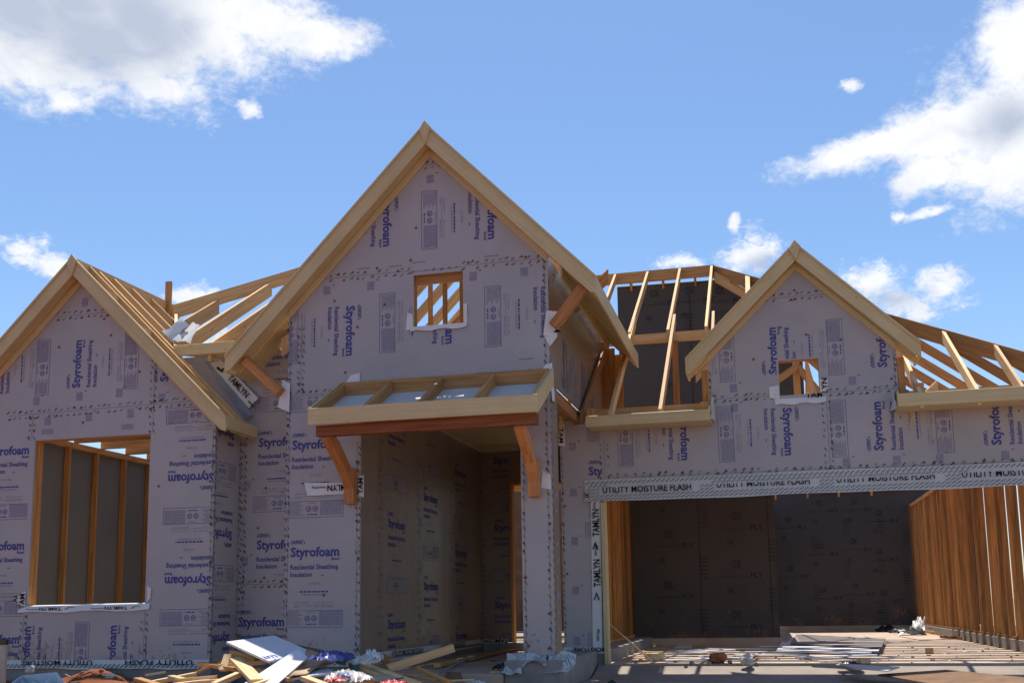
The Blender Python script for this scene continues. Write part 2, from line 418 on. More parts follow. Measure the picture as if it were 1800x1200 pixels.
def dots(P, pts):
    for u, v in pts:
        P.poly([(u+.017*math.cos(k*math.pi/4), v+.017*math.sin(k*math.pi/4)) for k in range(8)], 4, None, 2)
PM = ['ink', 'ink2', 'tick', 'tick2', 'cap', 'black']
# ------------------------------------------------------------------ HOUSE
YT, YL, YM, YG, YB, YC = 11.4, 11.2, 11.85, 13.6, 19.05, 27.6
house = tag(empty('house', (-3, 11.4, 0)), 'unfinished house clad in grey printed foam boards with three gables and open timber roof', 'house')
TH = .028
def wallY(name, polys, y, mat='foam', th=TH, parent=house):
    b = MB()
    for p in polys: b.prism([(x, y, z) for x, z in p], (0, th, 0))
    return b.build(name, mat, parent)
def rectp(x0, x1, z0, z1): return [(x0, z0), (x1, z0), (x1, z1), (x0, z1)]
# ---- tower ----
TP = (-3.765, 6.337); TS = 1.03
def tz(x): return TP[1]-TS*abs(x-TP[0])
Tx0, Tx1 = -5.60, -2.34
wx0, wx1, wz0, wz1 = -3.985, -3.368, 3.895, 4.53
T_up = [
    [(Tx0, 3.14), (wx0, 3.14), (wx0, tz(wx0)-.13), (Tx0, tz(Tx0)-.13)],
    [(wx0, 3.14), (wx1, 3.14), (wx1, wz0), (wx0, wz0)],
    [(wx0, wz1), (wx1, wz1), (wx1, tz(wx1)-.13), (TP[0], TP[1]-.13), (wx0, tz(wx0)-.13)],
    [(wx1, 3.14), (Tx1, 3.14), (Tx1, tz(Tx1)-.13), (wx1, tz(wx1)-.13)]]
T_low = [rectp(Tx0, -4.65, 0, 3.14)]
T_col = [rectp(-2.70, Tx1, 0, 3.14)]
w_t = wallY('gable_wall', T_up+T_low+T_col+[], YT)
P = Ink((0, YT, 0), (1, 0, 0), (0, 0, 1))
zs = 4.59; zs1 = 3.155
top = [[(Tx0, zs), (wx0, zs), (wx0, 6), (Tx0, 6)], [(wx0, wz1), (wx1, wz1), (wx1, 7), (wx0, 7)], [(wx1, zs), (Tx1, zs), (Tx1, 6), (wx1, 6)]]
top = [[(TP[0]-(TP[1]-.2-zs)/TS, zs), (Tx1, zs), (Tx1, tz(Tx1)-.2), (TP[0], TP[1]-.2)]]
mid = [rectp(Tx0, wx0-.02, zs1, zs), rectp(wx1+.02, Tx1, zs1, zs), rectp(wx0-.02, wx1+.02, zs1, wz0-.06)]
for u, v in ((-4.844, 4.222), (-3.585, 4.275), (-2.275, 4.248), (-6.1, 4.23)): block(P, u, v, -90, mid)
for u, v in ((-3.052, 5.504), (-4.371, 5.545)): block(P, u, v, -90, top)
low = [rectp(Tx0+.02, -4.66, 0, 3.14)]
for v in (3.78, 2.495, 1.207, -.08): block(P, -5.53, v, 0, low)
cx = [(-5.11, zs), (-3.99, zs)]
seam(P, (-5.15, zs), (wx0-.01, zs), seed=3); seam(P, (wx1+.01, zs), (Tx1, zs), seed=4)
seam(P, (wx0, 4.575), (wx1, 4.575), rows=(.0,), seed=5)
seam(P, (-4.1, 5.9), (-3.4, 5.9), top, seed=6)
seam(P, (Tx0+.03, zs1), (-4.6, zs1), seed=7); seam(P, (Tx0+.03, 0.02), (Tx0+.03, 4.2), rows=(0, .03), seed=8); seam(P, (Tx0+.17, 3.2), (Tx0+.17, 4.05), rows=(-.03, .03), seed=18)
seam(P, (-4.69, .02), (-4.69, 2.55), rows=(0, -.035), seed=9)
seam(P, (-2.385, .02), (-2.385, 4.6), rows=(0,), seed=10); seam(P, (-2.665, .02), (-2.665, 2.6), rows=(0,), seed=11)
squares(P, [(-5.1, 4.44), (-4.53, 4.45), (-3.24, 4.45), (-2.62, 4.45), (-3.77, 5.72)], 0, mid+top)
dots(P, [(-4.95, 4.63), (-4.18, 4.6), (-4.02, 4.72), (-3.95, 5.12), (-4.7, 3.95), (-4.35, 4.2), (-5.0, 4.3), (-3.3, 4.62), (-4.45, 4.66), (-5.45, 3.3), (-3.6, 5.85), (-3.84, 5.98), (-2.6, 4.62), (-4.85, 3.4), (-4.95, 1.95), (-5.1, .75), (-2.37, 1.5), (-2.67, .9), (-2.4, .5), (-2.64, .15), (-2.41, .12), (-2.38, 2.2)])
for u, v in ((-4.3, 4.66), (-4.0, 4.68), (-3.1, 4.67), (-4.7, 4.67), (-3.7, 3.25), (-3.2, 3.27), (-2.7, 3.4)):
    for i in range(5): P.rect(u, v, 0, 0, i*.035, 0, i*.035+.025, .012, 0, 3)
P.build('printed_lettering', PM, w_t)
# side wall of the tower
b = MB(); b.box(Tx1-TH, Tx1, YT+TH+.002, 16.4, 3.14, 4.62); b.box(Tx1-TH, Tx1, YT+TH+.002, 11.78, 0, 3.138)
w_ts = b.build('side_wall', 'foam_brown', house)
P = Ink((Tx1, 0, 0), (0, 1, 0), (0, 0, 1))
for u, v in ((12.3, 3.2), (13.6, 3.2)): block(P, u, v, 90, [rectp(YT+.05, 16.3, 3.16, 4.5)])
seam(P, (YT+.03, 0), (YT+.03, 4.4), rows=(0, .03), seed=21); seam(P, (YT+.3, 4.45), (15.5, 4.45), seed=22)
for i in range(14): P.rect(YT+.13, .3+i*.19, 0, 0, 0, 0, .1+.03*(i % 3), .05, 0, 1)
P.build('printed_lettering', PM, w_ts)
b = MB(); b.box(-2.69, -2.66, YT+TH+.002, 11.78, 0, 3.138); b.box(-2.66, Tx1-TH-.002, 11.75, 11.78, 0, 3.138); b.build('post_cladding', 'foam', house)
MB().box(Tx1-.12, Tx1-.03, YT+.3, 13.55, 2.98, 3.13).build('side_header', 'stud', house)
# porch walls
b = MB(); b.box(-4.65-TH, -4.65, YT+TH+.002, 16.7, 0, 3.2); w_p = b.build('porch_wall', 'foam_brown', house)
P = Ink((-4.65, 0, 0), (0, 1, 0), (0, 0, 1))
pr_ = [rectp(YT+.05, 16.68, .0, 3.2)]
for u, v in ((12.33, 2.9), (12.33, 1.6), (12.33, .33), (13.72, 2.07), (13.72, .83), (13.72, 3.3), (15.2, 1.36), (15.2, 2.6), (15.2, .1)): block(P, u, v, 0, pr_)
for y in (12.05, 13.5, 15.0, 16.3): seam(P, (y, .05), (y, 3.1), rows=(-.05, .05), seed=int(y*10), step=.1)
for y in (12.2, 13.6, 15.1): squares(P, [(y, .45), (y, 1.1), (y, 1.75), (y, 2.4)])
P.build('printed_lettering', PM, w_p)
w_pb = wallY('porch_back_wall', [rectp(-4.65, -4.15, 0, 3.2), rectp(-4.15, -2.69, 2.62, 3.2), rectp(-2.95, -2.69, 0, 2.62)], 16.7, 'foam_brown')
P = Ink((0, 16.7, 0), (1, 0, 0), (0, 0, 1))
for u, v in ((-4.43, 1.82), (-4.43, .55), (-4.43, 2.95)): block(P, u, v, 0, [rectp(-4.62, -4.16, 0, 3.1)])
seam(P, (-4.6, .02), (-4.6, 3.1), rows=(0, .04), seed=41)
P.build('printed_lettering', PM, w_pb)
for (x0, x1, z0, z1, n) in ((-4.149, -4.11, 0, 2.58, 'door_jamb'), (-2.99, -2.951, 0, 2.58, 'door_jamb'), (-4.149, -2.951, 2.581, 2.618, 'door_header')):
    MB().box(x0, x1, 16.69, 16.86, z0, z1).build(n, 'stud', house)
# porch ceiling with battens
b = MB(); b.box(-4.64, Tx1-.125, YT+.12, 16.69, 3.2, 3.22); c_ = b.build('porch_ceiling', 'trim', house)
b = MB()
b.box(-4.64, -4.55, YT+.12, 16.69, 3.175, 3.199); b.box(-2.9, -2.82, YT+.12, 16.69, 3.188, 3.199); b.box(-4.54, -2.91, 14.2, 14.24, 3.188, 3.199); b.box(-4.54, -2.91, 16.3, 16.69, 3.15, 3.199); b.build('ceiling_trim', 'trim', c_)
MB().box(-4.64, -2.71, YT+.01, YT+.11, 3.10, 3.30).build('porch_header', 'stud', house)
# ---- gable rakes ----
def rake(yf, yw, pk, sl, xl, xr, dv=.255, frz=.11, name='rake_board', xw=None):
    px, pz = pk
    for sgn, xe in ((-1, xl), (1, xr)):
        ze = pz-sl*abs(xe-px)
        b = MB(); b.prism([(px, yf, pz), (xe, yf, ze), (xe, yf, ze-dv*.8), (xe-sgn*.07, yf, ze-dv+sl*.07), (px, yf, pz-dv)], (0, .03, 0), V((1, 0, -sgn*sl)))
        r = b.build('rake_board', 'trim', house, bevel=.004)
        # thin drip strip on the upper edge
        b = MB(); b.prism([(px, yf-.018, pz+.004), (xe, yf-.018, ze+.004), (xe, yf-.018, ze-.03), (px, yf-.018, pz-.03)], (0, .016, 0), V((1, 0, -sgn*sl)))
        b.build('drip_strip', 'trim', r)
        e2 = xe-sgn*.05; z2 = pz-sl*abs(e2-px)
        b = MB(); b.prism([(px, yf+.032, pz-dv+.03), (e2, yf+.032, z2-dv+.03), (e2, yf+.032, z2-dv+.045), (px, yf+.032, pz-dv+.045)], (0, yw-yf-.036, 0), V((1, 0, -sgn*sl)))
        b.build('soffit', 'trim', house)
        ew = xw[0] if (xw and sgn < 0) else (xw[1] if xw else xe); zw = pz-sl*abs(ew-px); t = dv-.025
        b = MB(); b.prism([(px, yw-.022, pz-t), (ew, yw-.022, zw-t), (ew, yw-.022, zw-t-frz), (px, yw-.022, pz-t-frz)], (0, .02, 0), V((1, 0, -sgn*sl)))
        b.build('frieze_board', 'trim', house, bevel=.003)
    b = MB(); b.prism([(px, yf-.03, pz+.03), (px-.075, yf-.03, pz-.085), (px+.012, yf-.03, pz-dv-.01), (px+.075, yf-.03, pz-.06)], (0, .028, 0)); b.build('apex_block', 'trim', house, bevel=.004)
rake(11.2, YT, TP, TS, -6.352, -1.749, xw=(Tx0, Tx1))
def sl_soffit(x0, x1, y0, y1, pk, sl, dv, th=.014):      # soffit panel under the rafters, following the roof slope
    z0 = pk[1]-sl*abs(x0-pk[0])-dv; z1 = pk[1]-sl*abs(x1-pk[0])-dv
    MB().prism([(x0, y0, z0), (x1, y0, z1), (x1, y1, z1), (x0, y1, z0)], (0, 0, th), V((0, 1, 0))).build('eave_soffit', 'trim', house)
sl_soffit(Tx0, -6.33, YT+.002, 11.86, TP, TS, .225)
sl_soffit(-2.19, -1.78, YT+.002, 15.05, TP, TS, .225)
MB().box(-1.775, -1.749, 11.233, 15.08, tz(-1.749)-.21, tz(-1.749)+.0, V((0, 1, 0))).build('eave_fascia', 'trim', house, bevel=.004)
MB().box(-6.352, -6.326, 11.233, 11.86, tz(-6.352)-.21, tz(-6.352), V((0, 1, 0))).build('eave_fascia', 'trim', house, bevel=.004)
MB().box(-2.20, -2.175, YT+.004, 15.05, tz(-2.2)-.37, tz(-2.2)-.25, V((0, 1, 0))).build('frieze_board', 'trim', house)
# tower rafters and ridge
def rafter(p, q, w=.038, h=.14, mat='pine', name='rafter'):
    j = lambda k: V((RND.uniform(-k, k), RND.uniform(-k, k), RND.uniform(-k, k)*.4))
    return MB().bar(V(p)+j(.012), V(q)+j(.012), w*RND.uniform(.95, 1.08), h).build(name, mat, house)
MB().bar((TP[0], 11.24, TP[1]-.02), (TP[0], 19.2, TP[1]-.02), .038, .19).build('ridge_board', 'pine', house)
for i in range(11):
    y = 11.47+i*.6
    rafter((TP[0]-.03, y, tz(TP[0]-.03)-.03), (-6.30, y, tz(-6.30)-.03))
    xe = -1.79 if y < 15.1 else (-2.5 if y < 16.4 else -3.0)
    rafter((TP[0]+.03, y, tz(TP[0]+.03)-.03), (xe, y, tz(xe)-.03))
# attic knee wall seen through the tower window
for x in (-4.15, -3.95, -3.72, -3.48, -3.25): MB().box(x-.019, x+.019, 12.5, 12.59, 3.3, tz(x)-.25).build('stud', 'stud', house)
MB().box(-4.6, -2.8, YT+.05, YT+.10, 4.43, 4.64).build('window_header', 'stud', house)
for k, x in enumerate((-4.9, -4.4, -3.9, -3.4)): MB().bar((x, 13.2, 3.7), (x+1.5, 13.2+.02*k, 5.0), .038, .14).build('web_member', 'stud', house)
# window reveals
def reveal(x0, x1, z0, z1, y, d=.11, w=.04):
    for q in ((x0-w, x0, z0-w, z1+w), (x1, x1+w, z0-w, z1+w), (x0+.001, x1-.001, z1, z1+w), (x0+.001, x1-.001, z0-w, z0)):
        MB().box(q[0], q[1], y+TH+.004, y+TH+d, q[2], q[3]).build('window_frame', 'stud', house)
reveal(wx0, wx1, wz0, wz1, YT)
# braces
def brace(p, q, w=.115, d=.115, name='brace'):
    return MB().bar(p, q, d, w, up=(0, 1, 0), plumb=False, top=False).build(name, 'brace', house, bevel=.004)
brace((-2.27, YT-.07, 3.74), (-1.87, YT-.07, 4.23)); brace((-5.66, YT-.07, 3.19), (-6.14, YT-.07, 3.62))
# white wrap patches at the brace feet
def patch(pts, thick=.004, mat='wrap', name='wrap_patch', seed=0, amp=.012, parent=house, n=(6, 4)):
    """wrinkled quad sheet given by four corner points"""
    a, b_, c, d = [V(p) for p in pts]; b = MB(); nx, ny = n; g = []
    nn = (b_-a).cross(d-a).normalized()
    for j in range(ny+1):
        for i in range(nx+1):
            u, w = i/nx, j/ny; p = (a*(1-u)+b_*u)*(1-w)+(d*(1-u)+c*u)*w
            g.append(p+nn*amp*(noise.noise(p*9+V((seed*3.1, 0, 0)))*1.6))
    for j in range(ny):
        for i in range(nx):
            k = j*(nx+1)+i; b.face([g[k], g[k+1], g[k+nx+2], g[k+nx+1]])
    o = b.build(name, mat, parent, smooth=True)
    return o
o = patch([(-2.40, YT-.03, 3.66), (-2.24, YT-.03, 3.63), (-2.22, YT-.03, 3.93), (-2.36, YT-.03, 3.95)], seed=2)
P = Ink((0, YT-.045, 0), (1, 0, 0), (0, 0, 1)); P.text('TAM', -2.26, 3.88, .2, .11, -93, 5, .03); P.build('printed_lettering', PM, o)
MB().prism([(-2.40, YT-.02, 3.66), (-2.24, YT-.02, 3.64), (-2.33, YT-.02, 3.53)], (0, .01, 0)).build('wrap_patch', 'wrap', house)
patch([(-5.72, YT-.03, 3.02), (-5.56, YT-.03, 2.95), (-5.56, YT-.03, 3.30), (-5.66, YT-.03, 3.36)], seed=4)
# window sill wrap of the tower
def sillwrap(x0, x1, z0, z1, y, txt=None, ears=True, reps=1, flip=True, zr=0):
    b = MB(); n = 8
    for i in range(n):
        a = x0+(x1-x0)*i/n; c = x0+(x1-x0)*(i+1)/n; za = z0+.012*math.sin(i*1.7)+zr*i/n; zc = z0+.012*math.sin((i+1)*1.7)+zr*(i+1)/n
        b.face([(a, y-.022, za), (c, y-.022, zc), (c, y-.008, z1+zr*(i+1)/n), (a, y-.008, z1+zr*i/n)])
    b.face([(x0, y-.008, z1), (x1, y-.008, z1+zr), (x1, y+.12, z1+.012+zr), (x0, y+.12, z1+.012)])
    o = b.build('sill_wrap', 'wrap', house)
    if txt:
        P = Ink((0, y-.026, 0), (1, 0, 0), (0, 0, 1)); L = (x1-x0)/reps; h = (z1-z0)
        for k in range(reps):
            u = x0+L*k
            P.text('TAMLYN', u+L*.68, z0+h*.78, L*.34, h*.72, 180, 5, .04)
            P.text('HouseWrap', u+L*.33, z0+h*.6, L*.2, h*.3, 180, 5, .02)
            P.poly([(u+L*.73, z0+h*.45), (u+L*.79, z0+h*.8), (u+L*.88, z0+h*.8), (u+L*.88, z0+h*.73), (u+L*.80, z0+h*.73), (u+L*.745, z0+h*.4)], 5)
        P.build('printed_lettering', PM, o)
    return o
sillwrap(-4.02, -3.32, 3.835, 3.895, YT)
patch([(-4.08, YT-.012, 3.86), (-3.99, YT-.012, 3.86), (-3.99, YT-.012, 4.05), (-4.06, YT-.012, 4.07)], seed=5, amp=.008); patch([(-3.36, YT-.012, 3.88), (-3.315, YT-.012, 3.9), (-3.315, YT-.012, 4.12), (-3.36, YT-.012, 4.12)], seed=6, amp=.008)
# ---- left wing ----
LP = (-8.41, 5.061); LS = .988
def lz(x): return LP[1]-LS*abs(x-LP[0])
Lx0, Lx1 = -10.37, -6.45
ax0, ax1, az0, az1 = -8.99, -7.335, .665, 2.755
w_l = wallY('gable_wall', [[(Lx0, 0), (ax0, 0), (ax0, lz(ax0)-.13), (Lx0, lz(Lx0)-.13)], rectp(ax0, ax1, 0, az0),
    [(ax0, az1), (ax1, az1), (ax1, lz(ax1)-.13), (LP[0], LP[1]-.13), (ax0, lz(ax0)-.13)], [(ax1, 0), (Lx1, 0), (Lx1, lz(Lx1)-.13), (ax1, lz(ax1)-.13)]], YL)
P = Ink((0, YL, 0), (1, 0, 0), (0, 0, 1))
sl1 = 3.115; sl2 = 4.355
gl = [[(Lx0, sl1), (Lx1, sl1), (-7.11, sl1+.35), (-7.9, sl2), (-8.9, sl2), (Lx0, sl1+.1)]]
gl = [[(Lx0, sl1), (Lx1-.2, sl1), (LP[0]+.75, LP[1]-.97), (LP[0], LP[1]-.24), (LP[0]-.75, LP[1]-.97), (Lx0, sl1+.05)]]
for u in (-9.659, -8.373, -7.12): block(P, u, 3.40, 90, gl)
for v in (2.592, 1.381, .221, -.9): block(P, -9.072-T0, v, 0, [rectp(Lx0, ax0-.06, 0, 3.1)])
for v in (3.46, 2.228, .993, -.22): block(P, -6.455, v, 180, [rectp(ax1+.02, Lx1-.005, 0.02, 3.1)])
for u in (-8.913, -7.71): block(P, u, -.193, 90, [rectp(ax0-.05, ax1+.04, .01, .6)])
seam(P, (-9.4, sl1-.02), (-6.6, sl1+.02), rows=(-.045, .035), seed=51); seam(P, (-8.75, sl2), (-7.85, sl2), rows=(-.04, .04), seed=52)
seam(P, (-7.33, .02), (-7.33, .6), rows=(-.03, .035), seed=53); seam(P, (-7.31, 2.78), (-7.31, 3.75), rows=(-.02, .04), seed=54)
seam(P, (-9.02, .02), (-9.02, .56), rows=(-.03, .035), seed=55); seam(P, (-9.04, 2.78), (-9.04, 3.1), rows=(-.03, .035), seed=56)
seam(P, (-6.475, .02), (-6.475, 2.75), rows=(0, -.03), seed=57)
squares(P, [(-9.0, 3.27), (-8.37, 3.29), (-7.8, 3.3), (-7.2, 3.2), (-8.82, 3.0), (-8.22, 3.02), (-7.63, 3.03), (-8.35, 4.52)])
dots(P, [(-7.5, 4.0), (-7.52, 3.55), (-7.95, 4.05), (-8.7, 3.95), (-8.3, 2.95), (-8.06, 4.27), (-7.2, 2.1)])
for u, v in ((-8.9, 2.83), (-7.75, 2.83)):
    for i in range(4): P.rect(u, v, 0, 0, 0, i*.017, .17, i*.017+.011, 0, 1)
P.build('printed_lettering', PM, w_l)
b = MB(); b.box(Lx1-TH, Lx1, YL+TH+.002, YM, 0, 2.95); w_lr = b.build('return_wall', 'foam', house)
P = Ink((Lx1, 0, 0), (0, 1, 0), (0, 0, 1)); rr = [rectp(YL+.05, YM-.01, 0, 2.9)]
for v in (.3, 1.55, 2.8): block(P, YL+.45, v, 180, rr)
seam(P, (YL+.03, .02), (YL+.03, 2.7), rows=(0,), seed=60); seam(P, (YM-.04, .02), (YM-.04, 2.7), rows=(0, -.04), seed=61)
P.build('printed_lettering', PM, w_lr)
rake(11.0, YL, LP, LS, -10.6, -6.206, dv=.235, frz=.11, xw=(Lx0, Lx1))
MB().box(-6.232, -6.206, 11.033, 11.8, lz(-6.206)-.15, lz(-6.206), V((0, 1, 0))).build('eave_fascia', 'trim', house, bevel=.004)
sl_soffit(Lx1, -6.235, YL+.002, 11.8, LP, LS, .2)
reveal(ax0, ax1, az0, az1, YL, .14)
sillwrap(-9.1, -7.26, .595, .672, YL, True, reps=2, zr=.012)
o = patch([(-9.10, YL-.012, .62), (-9.0, YL-.012, .62), (-9.0, YL-.012, .86), (-9.07, YL-.012, .84)], seed=7, amp=.006)
P = Ink((0, YL-.022, 0), (1, 0, 0), (0, 0, 1)); P.text('TAM', -9.01, .64, .19, .1, 90, 5, .04); P.build('printed_lettering', PM, o)
o = patch([(-9.17, YL-.016, .72), (-9.06, YL-.016, .70), (-9.06, YL-.016, .80), (-9.17, YL-.016, .80)], seed=8, amp=.006)
P = Ink((0, YL-.026, 0), (1, 0, 0), (0, 0, 1)); P.text('TAM', -9.11, .66, .19, .1, 90, 5, .04, [rectp(-9.17, -9.06, .70, .80)]); P.build('printed_lettering', PM, o)
MB().prism([(-7.30, YL-.016, .70), (-7.255, YL-.016, .74), (-7.245, YL-.016, .86), (-7.30, YL-.016, .90)], (0, .01, 0)).build('wrap_patch', 'wrap', house)
# left wing roof frame
MB().bar((LP[0], 11.03, LP[1]-.012), (-8.35, 13.35, LP[1]-.012), .038, .18).build('ridge_board', 'pine', house)
for y in (11.31, 11.50): rafter((LP[0]+.02, y, lz(LP[0]+.02)-.01), (-6.24, y, lz(-6.24)-.01))
for y in (11.31, 11.9, 12.5, 13.1): rafter((LP[0]-.02, y, lz(LP[0]-.02)-.01), (-10.56, y, lz(-10.56)-.01))
def mz(y): return 3.90+.63*(y-11.45)
for y in (11.82, 12.22, 12.66):
    x = LP[0]+(LP[1]-mz(y))/LS
    rafter((LP[0]+.02, y, lz(LP[0]+.02)-.01), (x, y, lz(x)-.01))
for x in (-7.95, -7.45, -6.95, -6.6): MB().bar((x, 11.035, lz(x)-.012), (x, 11.29, lz(x)-.012), .038, .085).build('lookout', 'pine', house)
MB().bar((-8.36, 13.3, 5.04), (-7.22, 11.5, 3.93), .04, .18).build('valley_rafter', 'pine', house)
MB().box(-8.36, -8.27, 13.0, 13.04, 4.7, 5.34).build('post', 'pine_old', house)
# main slope between left wing and tower
b = MB(); b.box(Lx1, Tx0, YM, YM+TH, 0, 3.86); b.box(-7.42, Lx1-.0005, YM, YM+TH, 2.96, 3.86); w_m = b.build('recess_wall', 'foam', house)
P = Ink((0, YM, 0), (1, 0, 0), (0, 0, 1))
for v in (3.9, 2.629, 1.335): block(P, -6.21, v, 0, [rectp(Lx1+.03, Tx0, .93, 3.8)])
for v in (.39, -.9): block(P, -6.44, v, 0, [rectp(Lx1+.01, Tx0, 0, .88)])
seam(P, (Lx1+.05, .90), (Tx0, .905), seed=62); seam(P, (Lx1+.05, .02), (Lx1+.05, 2.9), rows=(-.02, .03), seed=63)
squares(P, [(-6.36, 2.15), (-6.37, 1.2), (-6.36, .1)]); dots(P, [(-6.1, 2.1), (-6.1, .98), (-6.2, 1.6), (-5.75, 1.9), (-6.15, .45)])
P.build('printed_lettering', PM, w_m)
MB().box(-7.17, -6.36, 11.43, 11.456, 3.775, 3.915, V((1, 0, 0))).build('eave_fascia', 'trim', house, bevel=.004)
MB().prism([(-7.10, 11.458, 3.78), (-6.36, 11.458, 3.78), (-6.36, YM-.002, 3.80), (-6.72, YM-.002, 3.80)], (0, 0, .014)).build('eave_soffit', 'trim', house)
MB().bar((-8.2, 12.96, 4.96), (-5.0, 16.9, 7.38), .04, .19).build('hip_rafter', 'pine', house)
for x in (-7.78, -7.25, -6.72, -6.2, -5.7):
    yh = 12.96+(x+8.2)*(16.9-12.96)/3.2; y0 = 11.47 if x > -7.2 else 11.5+(x+7.22)/(-1.14)*1.8
    rafter((x, y0, mz(y0)), (x, yh, mz(yh)-.01), h=.19)
# valley flashing and the loose wrap strip beside the roof
patch([(-7.56, 11.72, 4.20), (-7.30, 11.55, 4.0), (-7.10, 11.6, 4.22), (-7.36, 11.85, 4.40)], mat='metal', name='valley_flashing', seed=9, amp=.03, n=(4, 3))
patch([(-7.28, 11.52, 4.02), (-7.0, 11.47, 3.95), (-6.95, 11.62, 4.20), (-7.12, 11.72, 4.30)], mat='wrap', name='wrap_patch', seed=10, amp=.03, n=(4, 3))
patch([(-6.98, 11.80, 3.78), (-6.36, 11.79, 2.98), (-6.28, 11.795, 3.04), (-6.86, 11.80, 3.80)], mat='metal', name='step_flashing', seed=11, amp=.012)
o = patch([(-6.88, 11.77, 3.74), (-6.32, 11.77, 3.12), (-6.19, 11.77, 3.24), (-6.72, 11.77, 3.77)], name='wrap_strip', seed=12, amp=.01, n=(10, 2))
P = Ink((0, 11.752, 0), (1, 0, 0), (0, 0, 1)); P.text('TAMLYN', -6.62, 3.52, .38, .115, -46, 5, .04); P.text('wrap', -6.33, 3.20, .12, .06, -46, 5, .03)
P.poly([(-6.78, 3.66), (-6.70, 3.60), (-6.66, 3.65), (-6.70, 3.66), (-6.70, 3.63), (-6.76, 3.69)], 5); P.build('printed_lettering', PM, o)
# left room framing seen through its window
for i, y in enumerate((11.4, 12.05, 12.7, 13.35, 14.02, 14.75, 15.45)): MB().box(-10.19, -10.1, y, y+.038, 0.04, 3.04).build('stud', 'stud', house)
MB().box(-10.19, -10.1, 11.3, 16, 0.0, .038).build('bottom_plate', 'stud', house); MB().box(-10.19, -10.1, 11.3, 16, 3.042, 3.12).build('top_plate', 'stud', house)
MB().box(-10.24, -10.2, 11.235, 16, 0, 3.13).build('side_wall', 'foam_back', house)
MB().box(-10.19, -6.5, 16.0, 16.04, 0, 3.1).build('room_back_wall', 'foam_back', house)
for y in (12.2, 12.85, 13.5, 14.15, 14.8, 15.4): MB().box(-10.15, -6.5, y, y+.038, 3.122, 3.27).build('ceiling_joist', 'stud', house)
MB().box(-9.2, -7.1, YL+.16, YL+.25, 2.80, 3.04).build('window_header', 'stud', house)
# ---- garage front ----
GP = (.505, 5.18); GS = .985
def gz(x): return GP[1]-GS*abs(x-GP[0])
Gx0, Gx1, Gj = -2.67, 3.75, -2.10
gw = (.232, .728, 3.222, 3.680); zh = 1.985
gl0, gl1 = -.664, 1.674
w_g = wallY('garage_wall', [rectp(Gx0, Gj, 0, 3.05), rectp(Gj, gl0, zh, 3.05), rectp(gl0, gw[0], zh, 3.05), rectp(gw[0], gw[1], zh, gw[2]), rectp(gw[1], gl1, zh, 3.05), rectp(gl1, 3.3, zh, 3.05), rectp(3.3, Gx1, -.17, 3.05),
    [(gl0, 3.05), (gw[0], 3.05), (gw[0], gz(gw[0])-.13), (gl0, gz(gl0)-.13)], [(gw[0], gw[3]), (gw[1], gw[3]), (gw[1], gz(gw[1])-.13), (GP[0], GP[1]-.13), (gw[0], gz(gw[0])-.13)],
    [(gw[1], 3.05), (gl1, 3.05), (gl1, gz(gl1)-.13), (gw[1], gz(gw[1])-.13)]], YG)
P = Ink((0, YG, 0), (1, 0, 0), (0, 0, 1)); sg_ = 3.225
gg = [[(gl0, sg_), (gw[0]-.03, sg_), (gw[0]-.03, gz(gw[0])-.2), (gl0, gz(gl0)-.2)], [(gw[0]-.03, gw[3]+.02), (gw[1]+.03, gw[3]+.02), (gw[1]+.03, gz(gw[1])-.2), (gw[0]-.03, gz(gw[0])-.2)], [(gw[1]+.03, sg_), (gl1, sg_), (gl1, gz(gl1)-.2), (gw[1]+.03, gz(gw[1])-.2)]]
for u in (-1.15, .216, 1.556): block(P, u, 3.508, 90, gg)
ga = [rectp(-2.08, .80, 2.0, 3.2)]; gb = [rectp(.80, 3.7, 2.0, 3.2)]
for u in (.258, -1.055): block(P, u, 3.06, -90, ga)
for u in (1.449, 2.813): block(P, u, 2.448, 90, gb)
block(P, .2, 2.45, 90, gb)
gc = [rectp(Gx0, -2.1, 0.02, 3.05)]
for v in (2.3, .86, -.5): block(P, -2.29, v, 0, gc)
squares(P, [(-2.5, .13), (-2.5, .78), (-2.5, 1.43), (-2.5, 2.08), (-2.5, 2.7), (-.35, 3.36), (1.13, 3.36), (-.35, 3.1), (1.0, 2.32), (2.1, 2.32), (2.85, 2.32), (1.6, 2.32)])
for v in (.45, 1.75, 2.75):
    for i in range(7): P.rect(-2.3, v, 0, 0, 0, i*.03, .17, i*.03+.018, 0, 1)
seam(P, (gl0, sg_), (gw[0]-.05, sg_-.0), seed=71); seam(P, (gw[1]+.05, sg_), (gl1, sg_), seed=72); seam(P, (-.05, 4.52), (1.05, 4.52), gg, rows=(-.04, .04), seed=73)
seam(P, (.8, 2.25), (.8, 3.15), rows=(-.04, .05), seed=74); seam(P, (-2.07, 2.25), (-2.07, 2.8), rows=(-.04, .05), seed=75)
seam(P, (Gx0+.02, .02), (Gx0+.02, 2.9), rows=(0,), seed=76); seam(P, (-2.0, 2.26), (3.3, 2.235), rows=(.0, .03), seed=77, step=.11)
seam(P, (gl0+.02, 3.3), (gl0+.02, 3.6), rows=(0,), seed=78); seam(P, (gl1-.03, 3.3), (gl1-.03, 3.7), rows=(0,), seed=79)
dots(P, [(.48, 4.6), (.28, 4.12), (.6, 4.0), (1.02, 3.9), (-.08, 3.72), (.95, 4.5), (1.6, 3.35), (-2.62, 1.9), (-2.61, 1.0), (.48, 4.48)])
P.build('printed_lettering', PM, w_g)
rake(13.4, YG, GP, GS, -.947, 1.945, dv=.235, frz=.10, xw=(gl0, gl1))
sl_soffit(gl0-.002, -.93, YG-.02, 13.9, GP, GS, .2); sl_soffit(gl1+.002, 1.93, YG-.02, 13.9, GP, GS, .2)
